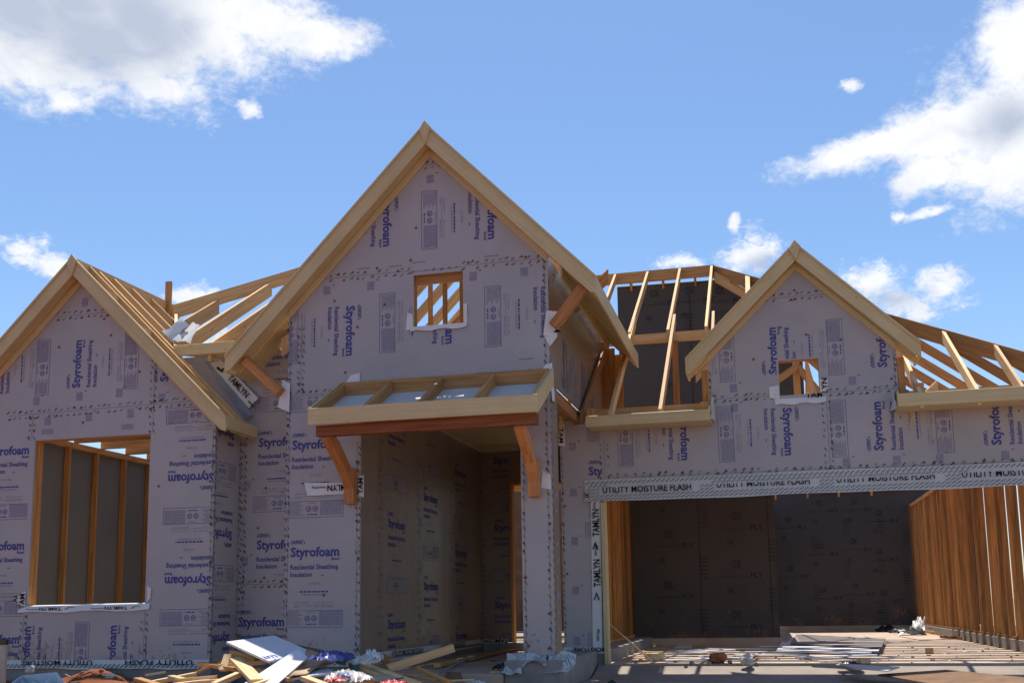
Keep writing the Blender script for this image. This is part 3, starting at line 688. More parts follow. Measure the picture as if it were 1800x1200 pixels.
MB().box(-.947, -.92, 13.433, 13.95, gz(-.947)-.19, gz(-.947)-.005).build('eave_fascia', 'trim', house); MB().box(1.918, 1.945, 13.433, 13.95, gz(1.945)-.19, gz(1.945)-.005).build('eave_fascia', 'trim', house)
MB().box(gl0-.09, gl0-.002, YG, YG+.05, 3.06, 3.62).build('corner_stud', 'stud', house); MB().box(gl1+.002, gl1+.09, YG, YG+.05, 3.06, 3.62).build('corner_stud', 'stud', house)
reveal(gw[0], gw[1], gw[2], gw[3], YG, .12)
o = sillwrap(.165, .80, 3.10, 3.18, YG-.0)
P = Ink((0, YG-.03, 0), (1, 0, 0), (0, 0, 1)); P.text('TAM', .55, 3.165, .21, .11, 0, 5, .04, [rectp(.5, .75, 3.165, 3.22)]); P.build('printed_lettering', PM, o)
o = patch([(.10, YG-.015, 3.2), (.225, YG-.015, 3.17), (.225, YG-.015, 3.36), (.10, YG-.015, 3.34)], seed=13, amp=.012)
o = patch([(.73, YG-.012, 3.2), (.83, YG-.012, 3.22), (.83, YG-.012, 3.41), (.73, YG-.012, 3.41)], seed=14, amp=.006)
P = Ink((0, YG-.024, 0), (1, 0, 0), (0, 0, 1)); P.text('LYN', .82, 3.22, .19, .1, 90, 5, .04); P.build('printed_lettering', PM, o)
# gable roof behind the small gable
MB().bar((GP[0], 13.44, GP[1]-.02), (GP[0], 16.3, GP[1]-.02), .038, .17).build('ridge_board', 'pine', house)
for y in (13.75, 14.35, 14.95, 15.55):
    rl = max(gl0-.2, GP[0]-(GP[1]-(3.05+.65*(y-13.15)))/GS); rr_ = GP[0]+(GP[0]-rl)
    rafter((GP[0]-.02, y, gz(GP[0]-.02)-.02), (rl, y, gz(rl)-.02)); rafter((GP[0]+.02, y, gz(GP[0]+.02)-.02), (rr_, y, gz(rr_)-.02))
MB().box(.44, .53, 14.6, 14.69, 3.06, 5.0).build('post', 'pine', house)
MB().bar((.60, 14.0, 3.75), (.72, 13.78, 3.1), .038, .14).build('strut', 'pine', house)
MB().bar((.1, 14.55, 3.6), (.5, 14.55, 3.85), .038, .09).build('strut', 'pine', house); MB().bar((.9, 14.55, 3.3), (.52, 14.55, 3.85), .038, .09).build('strut', 'pine', house)
# eaves
def gz0(y): return 3.05+.65*(y-13.15)
for x0, x1, zb, zt in ((-2.24, -.64, 2.878, 3.02), (1.60, 4.17, 2.915, 3.075)):
    MB().box(x0, x1, 13.15, 13.176, zb, zt, V((1, 0, 0))).build('eave_fascia', 'trim', house, bevel=.004)
    MB().box(x0+.01, x1, 13.178, YG-.004, zb+.002, zb+.014, V((1, 0, 0))).build('eave_soffit', 'trim', house)
    MB().box(x0+.05, x1-.05, 13.35, YG-.03, zb+.06, zb+.07).build('baffle_panel', 'panel', house)
    MB().box(x0+.02, x1-.02, YG+.03, YG+.12, zb+.14, zb+.24, V((1, 0, 0))).build('wall_plate', 'pine_old', house)
MB().box(-.665, -.64, 13.178, YG-.004, 2.895, 3.06).build('eave_fascia', 'trim', house); MB().box(1.60, 1.626, 13.178, YG-.004, 2.93, 3.11).build('eave_fascia', 'trim', house)
patch([(-.635, 13.17, 2.90), (-.60, 13.56, 2.93), (-.60, 13.56, 3.24), (-.625, 13.25, 3.2)], seed=15, amp=.02); patch([(1.59, 13.2, 2.9), (1.57, 13.56, 2.93), (1.57, 13.56, 3.2), (1.585, 13.25, 3.15)], seed=16, amp=.02)
for x in (-2.18, -.72, 1.70): MB().box(x-.05, x+.05, 13.24, 13.33, 2.95, 3.13).build('blocking', 'pine_old', house)
# main rafters, ridge, hip
RY, RZ, HX = 18.85, 6.755, -.76
def hipy(x): return RY-1.155*(x-HX)
MB().bar((-3.6, RY, RZ), (HX+.02, RY, RZ), .04, .21).build('ridge_board', 'pine_old', house)
MB().bar((HX, RY, RZ), (4.17, 13.15, 3.05), .04, .21).build('hip_rafter', 'pine_old', house)
MB().bar((HX, RY, RZ), (4.17, 24.55, 3.05), .04, .21).build('hip_rafter', 'pine_old', house)
low_x = (-2.58, -1.93, -1.28, -.66); up_x = (-2.55, -1.955, -1.345, -.765)
for x in low_x: rafter((x, 13.2, gz0(13.2)-.02), (x-.03, 16.55, gz0(16.55)-.02), w=.042)
for x in up_x: rafter((x-.01, 15.85, gz0(15.85)+.005), (x-.01, RY, RZ), w=.042)
for x in (-.15, .45, 1.05): rafter((x, 16.4, gz0(16.4)), (x, min(RY, hipy(x)), gz0(min(RY, hipy(x)))-.01), w=.08)  # thickness doubled to widen their shadows on the garage floor
for x in (1.88, 2.52, 3.03, 3.6):
    o = rafter((x, 13.19, gz0(13.19)-.02), (x-.02, hipy(x), gz0(hipy(x))-.01), w=.042, mat='offcut')
MB().bar((-.72, 18.6, 6.55), (.25, 18.2, 5.75), .038, .16).build('strut', 'pine', house)
MB().box(-2.6, .9, 15.85, 15.94, 4.62, 4.76, V((1, 0, 0))).build('purlin', 'pine', house)
for x in (-1.27, .05): MB().box(x-.045, x+.045, 15.86, 15.93, 2.95, 4.618).build('purlin_post', 'stud', house)
for i in range(9):     # jack rafters of the right-hand hip slope
    y = 13.7+i*.8
    x0 = HX+(RY-y)/1.155 if y < RY else HX+(y-RY)/1.155
    z0 = RZ-.753*(x0-HX)
    MB().bar((x0+.03, y, z0-.03), (4.14, y, 3.07), .04, .128).build('rafter', 'pine_old', house)
for x in (-2.3, -1.7, -1.1, -.5, .2, .9, 1.6, 2.3):
    ys = RY if x < HX else RY+1.155*(x-HX); rafter((x, ys, RZ-.65*(ys-RY)), (x, 24.5, 3.08), mat='pine_old')
MB().bar((2.15, 13.72, 3.32), (1.78, 13.60, 2.98), .038, .14).build('strut', 'offcut', house)
MB().box(1.86, 1.95, 13.4, 13.49, 2.96, 3.24).build('blocking', 'pine_old', house); MB().box(4.0, 4.16, 13.2, 24.5, 2.93, 2.97).build('wall_plate', 'pine_old', house)
# framed wall behind the tower and rafter next to it
for i, x in enumerate((-2.38, -2.28, -2.18, -2.07)): MB().box(x-.055, x+.055, 15.2+.02*i, 15.24+.02*i, 3.0, 4.62-.10*i).build('stud', 'stud', house)
rafter((-2.30, 13.25, gz0(13.25)), (-2.30, 15.9, gz0(15.9)), mat='stud', h=.16)
MB().box(-2.9, -1.5, 15.2, 15.34, 3.0, 3.04).build('wall_plate', 'stud', house)
# G jamb, wraps
b = MB(); b.box(Gj, Gj+.022, YG-.03, YG+.13, -.17, zh-.004); b.box(Gj-.035, Gj+.02, YG-.052, YG-.031, -.17, zh-.06); b.build('jamb_trim', 'trim', house, bevel=.003)
o = patch([(-2.29, YG-.012, .02), (-2.165, YG-.012, .02), (-2.14, YG-.012, 1.95), (-2.27, YG-.012, 1.95)], name='wrap_strip', seed=17, amp=.006, n=(2, 12))
P = Ink((0, YG-.025, 0), (1, 0, 0), (0, 0, 1))
for v in (.82, 1.48): P.text('TAMLYN', -2.165, v, .36, .125, 90, 5, .045); P.poly([(-2.26, v-.17), (-2.22, v-.06), (-2.18, v-.17), (-2.2, v-.17), (-2.22, v-.1), (-2.245, v-.17)], 5)
for v in (.12, 1.22, 1.84): P.text('Wrap', -2.2, v, .16, .05, 90, 5, .02)
P.build('printed_lettering', PM, o)
for pts, tx, rot in (([(-2.64, YG-.02, 3.06), (-2.25, YG-.02, 3.12), (-2.25, YG-.01, 3.19), (-2.64, YG-.01, 3.17)], ('TAMLYN', -2.30, 3.18, .34, .1, 187), 0), ([(-2.69, YG-.02, 2.72), (-2.60, YG-.02, 2.70), (-2.60, YG-.02, 3.04), (-2.67, YG-.02, 3.05)], ('TAM', -2.67, 2.95, .2, .08, -90), 0)):
    o = patch(pts, name='wrap_patch', seed=18, amp=.008); P = Ink((0, YG-.034, 0), (1, 0, 0), (0, 0, 1)); P.text(*tx[:5], tx[5], 5, .04); P.build('printed_lettering', PM, o)
# utility flashing over the door
def zf(x, e): return (1.935, 2.225)[e]+.006*math.sin(x*2.3)+(.0 if e else .004*math.sin(x*5))
b = MB(); n = 26
for i in range(n):
    a = -2.345+(Gx1+.1-(-2.345))*i/n; c = -2.345+(Gx1+.1+2.345)*(i+1)/n
    b.face([(a, YG-.05, zf(a, 0)), (c, YG-.05, zf(c, 0)), (c, YG-.02, 2.09), (a, YG-.02, 2.09)]); b.face([(a, YG-.02, 2.09), (c, YG-.02, 2.09), (c, YG-.012, zf(c, 1)), (a, YG-.012, zf(a, 1))])
o = b.build('door_flashing', 'utility', house)
P = Ink((0, YG-.056, 0), (1, 0, 0), (0, 0, 1))
def dashes(P, x0, x1, z, h, step=.062, lean=.055, w=.018, gaps=()):
    x = x0
    while x < x1:
        if not any(g0 < x < g1 for g0, g1 in gaps): P.poly([(x, z), (x+w, z), (x+w+lean, z+h), (x+lean, z+h)], 2)
        x += step
for z in (1.95, 1.992): dashes(P, -2.33, Gx1, z, .03)
dashes(P, -2.33, Gx1, 2.165, .04); dashes(P, -2.3, Gx1, 2.125, .03, gaps=((-2.1, -.7), (2.4, 3.8)))
txs = [(-2.10, 0), (-.62, 1), (.86, 1), (2.33, 2)]
gaps = [(x-.06, x+1.22) for x, _ in txs]
dashes(P, -2.33, Gx1, 2.035, .03, gaps=gaps); dashes(P, -2.33, Gx1, 2.08, .03, gaps=gaps)
for x, k in txs: P.text('UTILITY MOISTURE FLASH', x, 2.045 if k == 0 else 2.06, 1.16, .118, 0, 5, .05, None, vclip=(-.3, (.075, .045, .06)[k]))
P.text('H', -2.335, 1.99, .045, .1, 0, 5, .03); P.build('printed_lettering', PM, o)
# base flashing strips
def basestrip(x0, x1, y, z0, z1, words=(), seed=0):
    b = MB(); n = max(3, int((x1-x0)/.25)); rg = random.Random(seed); zz = [z0+rg.uniform(-.012, .012) for _ in range(n+1)]
    for i in range(n):
        a, c = x0+(x1-x0)*i/n, x0+(x1-x0)*(i+1)/n; b.face([(a, y-.03, zz[i]), (c, y-.03, zz[i+1]), (c, y-.008, z1), (a, y-.008, z1)])
    o = b.build('base_flashing', 'utility', house); P = Ink((0, y-.036, 0), (1, 0, 0), (0, 0, 1))
    h = z1-z0; dashes(P, x0+.02, x1-.1, z0+.012, h*.42, gaps=())
    for x, w_, t in words: P.text(t, x+w_, z1-.005, w_, .08, 180, 5, .03)
    P.build('printed_lettering', PM, o)
basestrip(Lx0, Lx1, YL, -.085, .02, ((-9.0, 1.0, 'UTILITY MOISTURE'), (-7.55, .9, 'UTILITY FLASH')), 1)
basestrip(Lx1, Tx0, YM, -.07, .02, (), 2); basestrip(Tx0, -4.64, YT, -.07, .02, (), 3); basestrip(Gx0-.02, Gj-.03, YG, -.03, .045, ((-2.55, .45, 'MOISTURE'),), 4); basestrip(-4.63, -4.2, 16.68, -.02, .06, ((-4.6, .4, 'TAMLYN'),), 5)
b = MB(); b.face([(-4.646, YT+.05, .06), (-4.646, 16.6, .06), (-4.625, 16.6, -.06), (-4.625, YT+.05, -.06)][::-1]); o = b.build('base_flashing', 'utility', house)
P = Ink((-4.622, 0, 0), (0, 1, 0), (0, 0, 1)); dashes(P, YT+.1, 16.5, -.045, .04, step=.09)
P.text('UTILITY MOISTURE FLASH', 12.4, -.01, 1.2, .09, 0, 5, .03); P.text('UTILITY MOISTURE FLASH', 14.4, -.01, 1.2, .09, 0, 5, .03); P.build('printed_lettering', PM, o)
# ---- canopy over the porch ----
can = MB().box(-4.914, -2.295, 10.5, 10.528, 2.612, 2.80, V((1, 0, 0))).build('canopy_roof', 'trim', house, bevel=.004)
cz = lambda y: 2.80+(y-10.5)*.535
def csub(mb, n, m): o = mb.build(n, m, can); o.matrix_parent_inverse = Matrix.Identity(4); return o
for x in (-4.90, -2.309): csub(MB().bar((x, 10.53, cz(10.53)+.0), (x, YT-.012, cz(YT-.012)), .026, .185), 'side_fascia', 'trim')
for x in (-4.855, -4.25, -3.62, -2.99, -2.35): csub(MB().bar((x, 10.53, cz(10.53)-.01), (x, YT-.055, cz(YT-.055)-.01), .04, .125), 'rafter', 'pine_old')
csub(MB().box(-4.87, -2.34, YT-.05, YT-.01, 3.10, 3.265, V((1, 0, 0))), 'ledger_board', 'pine_old')
csub(MB().prism([(-4.84, 10.535, 2.655), (-2.37, 10.535, 2.655), (-2.37, YT-.056, 3.085), (-4.84, YT-.056, 3.085)], (0, 0, .012), V((1, 0, 0))), 'panel', 'panel')
csub(MB().box(-4.86, -2.33, 10.60, 10.71, 2.50, 2.618, V((1, 0, 0))), 'beam', 'beam')
def curved_brace(x, w=.12):
    b = MB(); b.box(x-w/2, x+w/2, YT-.125, YT-.012, 1.80, 2.22)
    n = 6; pr = []
    for i in range(n+1):
        t = i/n; y = YT-.07+(10.655-(YT-.07))*(t**1.15); z = 2.02+(2.505-2.02)*t+.02*math.sin(t*3.1)
        pr.append((y, z))
    for i in range(n):
        (y0, z0), (y1, z1) = pr[i], pr[i+1]
        b.hexa([(x-w/2+.008, y0-.05, z0-.05), (x+w/2-.008, y0-.05, z0-.05), (x+w/2-.008, y0+.04, z0+.055), (x-w/2+.008, y0+.04, z0+.055)], [(x-w/2+.008, y1-.05, z1-.05), (x+w/2-.008, y1-.05, z1-.05), (x+w/2-.008, y1+.04, z1+.055), (x-w/2+.008, y1+.04, z1+.055)])
    csub(b, 'brace', 'brace')
curved_brace(-4.745); curved_brace(-2.53)
o = patch([(-5.32, YT-.012, 1.925), (-4.83, YT-.012, 1.93), (-4.83, YT-.012, 2.06), (-5.36, YT-.012, 2.085)], name='wrap_strip', seed=20, amp=.006)
P = Ink((0, YT-.022, 0), (1, 0, 0), (0, 0, 1)); P.text('TAMLYN', -4.70, 2.04, .36, .1, 180, 5, .045, [rectp(-5.3, -4.80, 1.9, 2.1)]); P.text('HouseWrap', -5.08, 2.03, .18, .04, 180, 5, .02); P.build('printed_lettering', PM, o)
o = patch([(-4.67, YT-.012, 1.9), (-4.60, YT-.012, 1.88), (-4.60, YT-.012, 2.14), (-4.67, YT-.012, 2.14)], name='wrap_patch', seed=21, amp=.006)
P = Ink((0, YT-.022, 0), (1, 0, 0), (0, 0, 1)); P.text('TAM', -4.61, 1.92, .19, .085, 90, 5, .045); P.build('printed_lettering', PM, o)
patch([(-2.47, YT-.014, 1.9), (-2.345, YT-.014, 1.88), (-2.35, YT-.014, 2.05), (-2.44, YT-.014, 2.1)], seed=22, amp=.02)
patch([(-2.44, YT-.03, 3.24), (-2.32, YT-.03, 3.22), (-2.30, YT-.03, 3.33), (-2.38, YT-.03, 3.32)], seed=23, amp=.02); patch([(-4.85, YT-.02, 3.25), (-4.66, YT-.02, 3.27), (-4.66, YT-.02, 3.38), (-4.78, YT-.02, 3.36)], seed=24, amp=.02)
patch([(-2.335, YT+.02, 2.9), (-2.325, YT+.2, 2.92), (-2.325, YT+.12, 3.3), (-2.335, YT+.01, 3.35)], seed=25, amp=.02)
# ---- garage interior ----
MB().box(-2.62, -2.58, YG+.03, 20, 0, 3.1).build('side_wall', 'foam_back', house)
for i in range(15):
    y = 13.75+i*.42; MB().box(-2.578, -2.44, y, y+.04, .04, 2.86).build('stud', 'stud', house)
MB().box(-2.578, -2.44, YG+.04, 20, 0, .038, V((0, 1, 0))).build('bottom_plate', 'stud', house); MB().box(-2.578, -2.44, YG+.04, 20, 2.862, 2.94, V((0, 1, 0))).build('top_plate', 'stud', house)
for i in range(34):
    y = 13.8+i*.405+RND.uniform(-.085, .085); dx = RND.uniform(-.012, .012); MB().box(3.45+dx, 3.533+dx, y, y+.04+RND.choice((0, 0, 0, .04)), .04, 2.86).build('stud', 'stud', house)
MB().box(3.45, 3.55, YG+.04, YC, 0, .038, V((0, 1, 0))).build('bottom_plate', 'stud', house); MB().box(3.45, 3.55, YG+.04, YC, 2.862, 2.94, V((0, 1, 0))).build('top_plate', 'stud', house)
MB().box(3.425, 3.448, YC-.3, YC-.1, -.1, 2.95).build('corner_stud', 'stud', house)
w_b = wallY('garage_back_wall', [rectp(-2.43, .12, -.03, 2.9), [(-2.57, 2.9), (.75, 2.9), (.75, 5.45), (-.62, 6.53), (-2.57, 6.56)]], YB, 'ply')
P = Ink((0, YB, 0), (1, 0, 0), (0, 0, 1), .006)
def oxply(P, u, v):
    P.text('OX', u, v, .17, .2, 0, 0, .03); P.poly([(u-.2, v-.155), (u+.28, v-.155), (u+.28, v-.135), (u-.2, v-.135)], 1); P.text('PLY', u+.32, v-.18, .22, .125, 0, 0, .03); P.text('OX', u-.1, v-.44, .12, .13, 0, 0, .03)
    for i in range(6): P.poly([(u+.62, v-.75+i*.07), (u+.78, v-.75+i*.07), (u+.78, v-.72+i*.07), (u+.62, v-.72+i*.07)], 1)
for u, v in ((-1.854, 1.768), (-1.887, .854), (-.621, 2.053), (-.658, 1.202), (-.697, .308), (-1.82, 2.68)): oxply(P, u, v)
for u, v in ((-1.95, 6.3), (-1.29, 6.3), (-.75, 6.25), (-1.6, 5.0), (-.6, 5.1), (-1.5, 3.9), (-.45, 3.9)): oxply(P, u, v)
for x in (-1.22, 0.0): P.poly([(x-.008, 0), (x+.008, 0), (x+.008, 6.3 if x < -.5 else 2.9), (x-.008, 6.3 if x < -.5 else 2.9)], 0)
P.poly([(-2.5, 5.4), (.55, 5.4), (.55, 5.42), (-2.5, 5.42)], 0)
P.build('printed_lettering', ['inkply', 'inkply2'], w_b)
MB().box(.08, .12, YB+.03, YC, 0, 2.9).build('side_wall', 'ply', house)
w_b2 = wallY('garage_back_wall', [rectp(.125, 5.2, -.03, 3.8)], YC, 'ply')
P = Ink((0, YC, 0), (1, 0, 0), (0, 0, 1), .006)
for u, v in ((1.22, 3.0), (1.18, 1.9), (2.06, 3.0), (2.0, 2.0), (2.66, 2.7), (2.6, 1.72), (1.2, .8), (1.98, .88), (2.64, .7), (.42, 2.6), (.42, 1.35)): oxply(P, u, v)
P.build('printed_lettering', ['inkply', 'inkply2'], w_b2)
MB().box(1.3, 3.37, YC-.12, YC-.03, 3.34, 3.46, V((1, 0, 0))).build('wall_plate', 'stud', house)
for i in range(9):
    y = 13.9+i*.6+RND.uniform(-.04, .04)
    for e in (0, .12): MB().box(-2.5, 3.58, y+e, y+e+.045, 2.945, 3.24, V((1, 0, 0))).build('ceiling_joist', 'pine', house)  # unseen joists, doubled and deepened to cast broad shadow stripes on the floor
for i in range(6):
    y = 19.35+i*.6; MB().box(.15, 3.58, y, y+.18, 2.945, 3.24, V((1, 0, 0))).build('ceiling_joist', 'pine', house)
MB().box(Gj, 3.3, YG+.035, YG+.12, 2.02, 2.32, V((1, 0, 0))).build('door_header', 'stud', house)
# interior beyond the front door
for i in range(9): MB().box(-5.2+i*.28, -5.16+i*.28, 18.6, 18.74, .04, 2.7).build('stud', 'stud', house)
for i in range(7): MB().box(-4.9+i*.42, -4.86+i*.42, 21.5, 21.64, .04, 2.7).build('stud', 'stud', house)
MB().box(-5.2, -2.7, 18.6, 18.74, 0, .038, V((1, 0, 0))).build('bottom_plate', 'stud', house); MB().box(-5.2, -2.7, 18.6, 18.74, 2.702, 2.86, V((1, 0, 0))).build('top_plate', 'stud', house)
MB().box(-4.4, -3.0, 18.55, 18.59, 1.0, 1.05).build('blocking', 'stud', house)
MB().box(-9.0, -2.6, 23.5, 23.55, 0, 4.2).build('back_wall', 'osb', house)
for i in range(9): MB().box(-6.5, -2.63, 17+i*.5, 17.04+i*.5, 2.95, 3.1, V((1, 0, 0))).build('ceiling_joist', 'pine', house)
# ---- foundation ----
b = MB()
b.box(Lx0, Lx1+.02, YL+.0, 26, -.5, -.003); b.box(Lx1+.022, Tx0+.0, YM, 26, -.5, -.004); b.box(Tx0+.002, -4.63, YT, 26, -.5, -.003); b.box(-4.628, -2.695, 16.68, 26, -.5, -.005)
b.box(-2.693, Gj-.02, YG-.01, 20.1, -.5, -.004)
b.box(3.43, 3.66, YG, YC+.2, -.5, -.003); 
b.build('foundation', 'curb', house, bevel=.006)
MB().box(-2.87, -2.23, 11.18, YG-.012, -.5, -.002).build('pedestal', 'curb', house, bevel=.012)
MB().box(-4.626, -2.872, 11.1, 16.678, -.5, -.14).build('porch_floor', 'slab', house, bevel=.01)
MB().box(-2.07, .12, 19.02, 26, -.4, -.03).build('curb', 'slab', house); MB().box(.125, 3.43, YC-.04, 28.5, -.4, -.03).build('curb', 'slab', house)
MB().box(-2.118, 3.428, YG-.08, YC, -.5, -.17).build('garage_floor', 'slab', house, bevel=.01)
# crumpled flashing round the column foot
def crumple(c, sx, sy, h, seed, mat, name, parent=None, n=9, droop=0.0):
    b = MB(); g = []
    for j in range(n+1):
        for i in range(n+1):
            u, w = i/n*2-1, j/n*2-1; p = V((c[0]+u*sx/2, c[1]+w*sy/2, 0)); q = V((u*1.7+seed*7.3, w*1.7, seed))
            e = 1-max(abs(u), abs(w))**2
            z = c[2]+h*(.35+.65*abs(noise.noise(q*1.6)))*(e*.8+.2)+h*.35*noise.noise(q*4.1)-droop*max(0, -w)*.5
            g.append(V((p.x+.12*sx*noise.noise(q*2+V((9, 0, 0))), p.y+.12*sy*noise.noise(q*2+V((0, 9, 0))), max(z, c[2]-droop))))
    for j in range(n):
        for i in range(n):
            k = j*(n+1)+i; b.face([g[k], g[k+1], g[k+n+2], g[k+n+1]])
    return b.build(name, mat, parent, local=parent is None, smooth=True)
for k, (x0, x1, z) in enumerate(((-2.90, -2.66, -.17), (-2.68, -2.40, -.05), (-2.42, -2.10, -.12))):
    o = patch([(x0, 11.15, z), (x1, 11.13, z+.03), (x1+.0, YT-.02, .045), (x0+.03, YT-.02, .04)], name='crumpled_flashing', seed=30+k, amp=.06, n=(10, 6), mat='striped')
    P = Ink((0, 11.10, 0), (1, 0, 0), (0, 0, 1))
# ------------------------------------------------------------------ GROUND
def gheight(x, y):
    base = -.36 if y > 10.8 else -.36-.54*min(1, (10.8-y)/10)
    if y > 30: base = -.36
    h = base
    if x < -4 and 6 < y < 12:      # loose soil and the heap along the wall
        w = max(0, 1-abs(y-9.9)/1.6)
        h += w*(.13+.10*noise.noise(V((x*1.3, y*1.3, 0))))+(.05*noise.noise(V((x*4, y*4, 3))) if w > 0 else 0)
        if y > 10.1 and x < -6.2: h = max(h, -.235+.05*noise.noise(V((x*1.9, y*1.9, 5)))+.03*noise.noise(V((x*6, y*6, 2)))-(.06 if x > -6.6 else 0))
        h += .14*math.exp(-((x+5.0)**2/1.4+(y-9.75)**2/.5))
        h += .16*math.exp(-((x+7.8)**2/.12+(y-11.0)**2/.06))
    return h+.012*noise.noise(V((x*2.1, y*2.1, 7)))
def grid(name, xs, ys, fn, mat, kind, label=None):
    b = bpy.data.meshes.new(name); vs = [(x, y, fn(x, y)) for y in ys for x in xs]; nx = len(xs)
    fs = [(j*nx+i, j*nx+i+1, (j+1)*nx+i+1, (j+1)*nx+i) for j in range(len(ys)-1) for i in range(nx-1)]
    b.from_pydata(vs, [], fs); b.materials.append(M[mat])
    for p in b.polygons: p.use_smooth = True
    o = bpy.data.objects.new(name, b); COL.objects.link(o); tag(o, label, None, None, kind); return o
xs = [-900, -300, -100, -40, -20, -14]+[-13+.12*i for i in range(76)]+[-3.8+.4*i for i in range(22)]+[6, 8, 12, 20, 40, 100, 300, 900]
ys = [-900, -300, -100, -40, -15, -6, -2, 0, 2, 4, 6, 7, 8, 8.6]+[9+.1*i for i in range(32)]+[12.3, 13, 14, 16, 20, 26, 40, 100, 300, 1500]
grid('ground', xs, ys, gheight, 'soil', 'structure', 'red bare soil around the house')
grid('driveway', [-2.2, -1, 0, 1, 2, 3, 4.2, 5.5], [-2, 0, 3, 6, 9, 10.5, 11.5, 12.4, 12.9, 13.05, 13.2, 13.35, 13.515], lambda x, y: (-.176-.13*min(1, (13.52-y)/.6) if y > 11 else -.306-.5*(11-y)/11), 'conc', 'structure', 'concrete apron in front of the garage')
#DEBRIS>
# ------------------------------------------------------------------ DEBRIS on the ground
def P3(a): return at(a[0], a[1], y=a[2])
def plank(name, label, a, b, w, h, mat='offcut', cat='lumber', up=(0, 0, 1), bev=.003, group=None):
    p, q = (a if isinstance(a, Vector) else P3(a)), (b if isinstance(b, Vector) else P3(b))
    o = MB().bar(p, q, w, h, up=up, plumb=False, top=False).build(name, mat, None, bevel=bev, local=True); return tag(o, label, cat, group)
def sheet(name, label, cs, th, mat, cat, bev=0, group=None):
    c = [(q if isinstance(q, Vector) else P3(q)) for q in cs]; n = (c[1]-c[0]).cross(c[2]-c[0]).normalized()
    if n.z < 0: n = -n
    b = MB()
    if len(c) == 4: d = c[0]+(c[2]-c[1]); c[3] = c[3]*.0+d if name == 'foam_board' else c[3]
    b.prism(c, -n*th); o = b.build(name, mat, None, bevel=bev, local=True); return tag(o, label, cat, group), c, n
# --- heap by the left of the porch ---
o, c, n = sheet('foam_board', 'white foam board lettered oam, tilted on top of the lumber heap', [(398, 1127, 9.80), (482, 1116, 10.30), (556, 1148, 10.10), (476, 1174, 9.55)], .022, 'board', 'foam board')
a_ = c[3]; U = ((c[2]-c[3]).normalized()*.55+(c[1]-c[0]).normalized()*.45).normalized(); Wv = n.cross(U).normalized()
P = Ink(a_, U, Wv, .003); P.text('Styrofoam', -.47, .055, .62, .15, 0, 0, .018, [[(.0, .0), (.6, -.1), (.6, .4), (0, .4)]])
P.text('Brand', .07, .0, .1, .045, 0, 0, .01)
P.build('printed_lettering', PM, o)
bpy.data.objects[o.children[0].name].matrix_parent_inverse = Matrix.Translation(-o.location)
sheet('trim_strip', 'cream white board strip leaning across the front of the heap', [(523, 1139, 9.85), (541, 1154, 9.75), (484, 1204, 9.30), (424, 1203, 9.30)], .016, 'board', 'board', .002)
def curl(name, label, cs, mat, cat, amp, seed, n=(8, 5)):
    o = patch([P3(q) for q in cs], mat=mat, name=name, seed=seed, amp=amp, parent=None, n=n)
    c = sum((v.co for v in o.data.vertices), Vector())/len(o.data.vertices); c.z = min(v.co.z for v in o.data.vertices)
    for v in o.data.vertices: v.co -= c
    o.location = c; sm = o.modifiers.new('thickness', 'SOLIDIFY'); sm.thickness = .004; return tag(o, label, cat)
curl('cardboard_sheet', 'tan cardboard sheet curling out from under the cream strip', [(505, 1189, 9.45), (522, 1190, 9.40), (606, 1157, 9.95), (540, 1141, 10.10)], 'card', 'cardboard', .03, 3)
sheet('foam_offcut', 'grey foam offcut lying low under the curled cardboard', [(508, 1192, 9.45), (588, 1180, 9.55), (566, 1166, 9.90), (505, 1178, 9.85)], .02, 'board', 'foam offcut')
sheet('panel_offcut', 'dark brown panel offcut wedged behind the white foam board', [(512, 1130, 10.35), (560, 1140, 10.35), (605, 1152, 10.25), (560, 1150, 10.10)], .012, 'osb', 'panel')
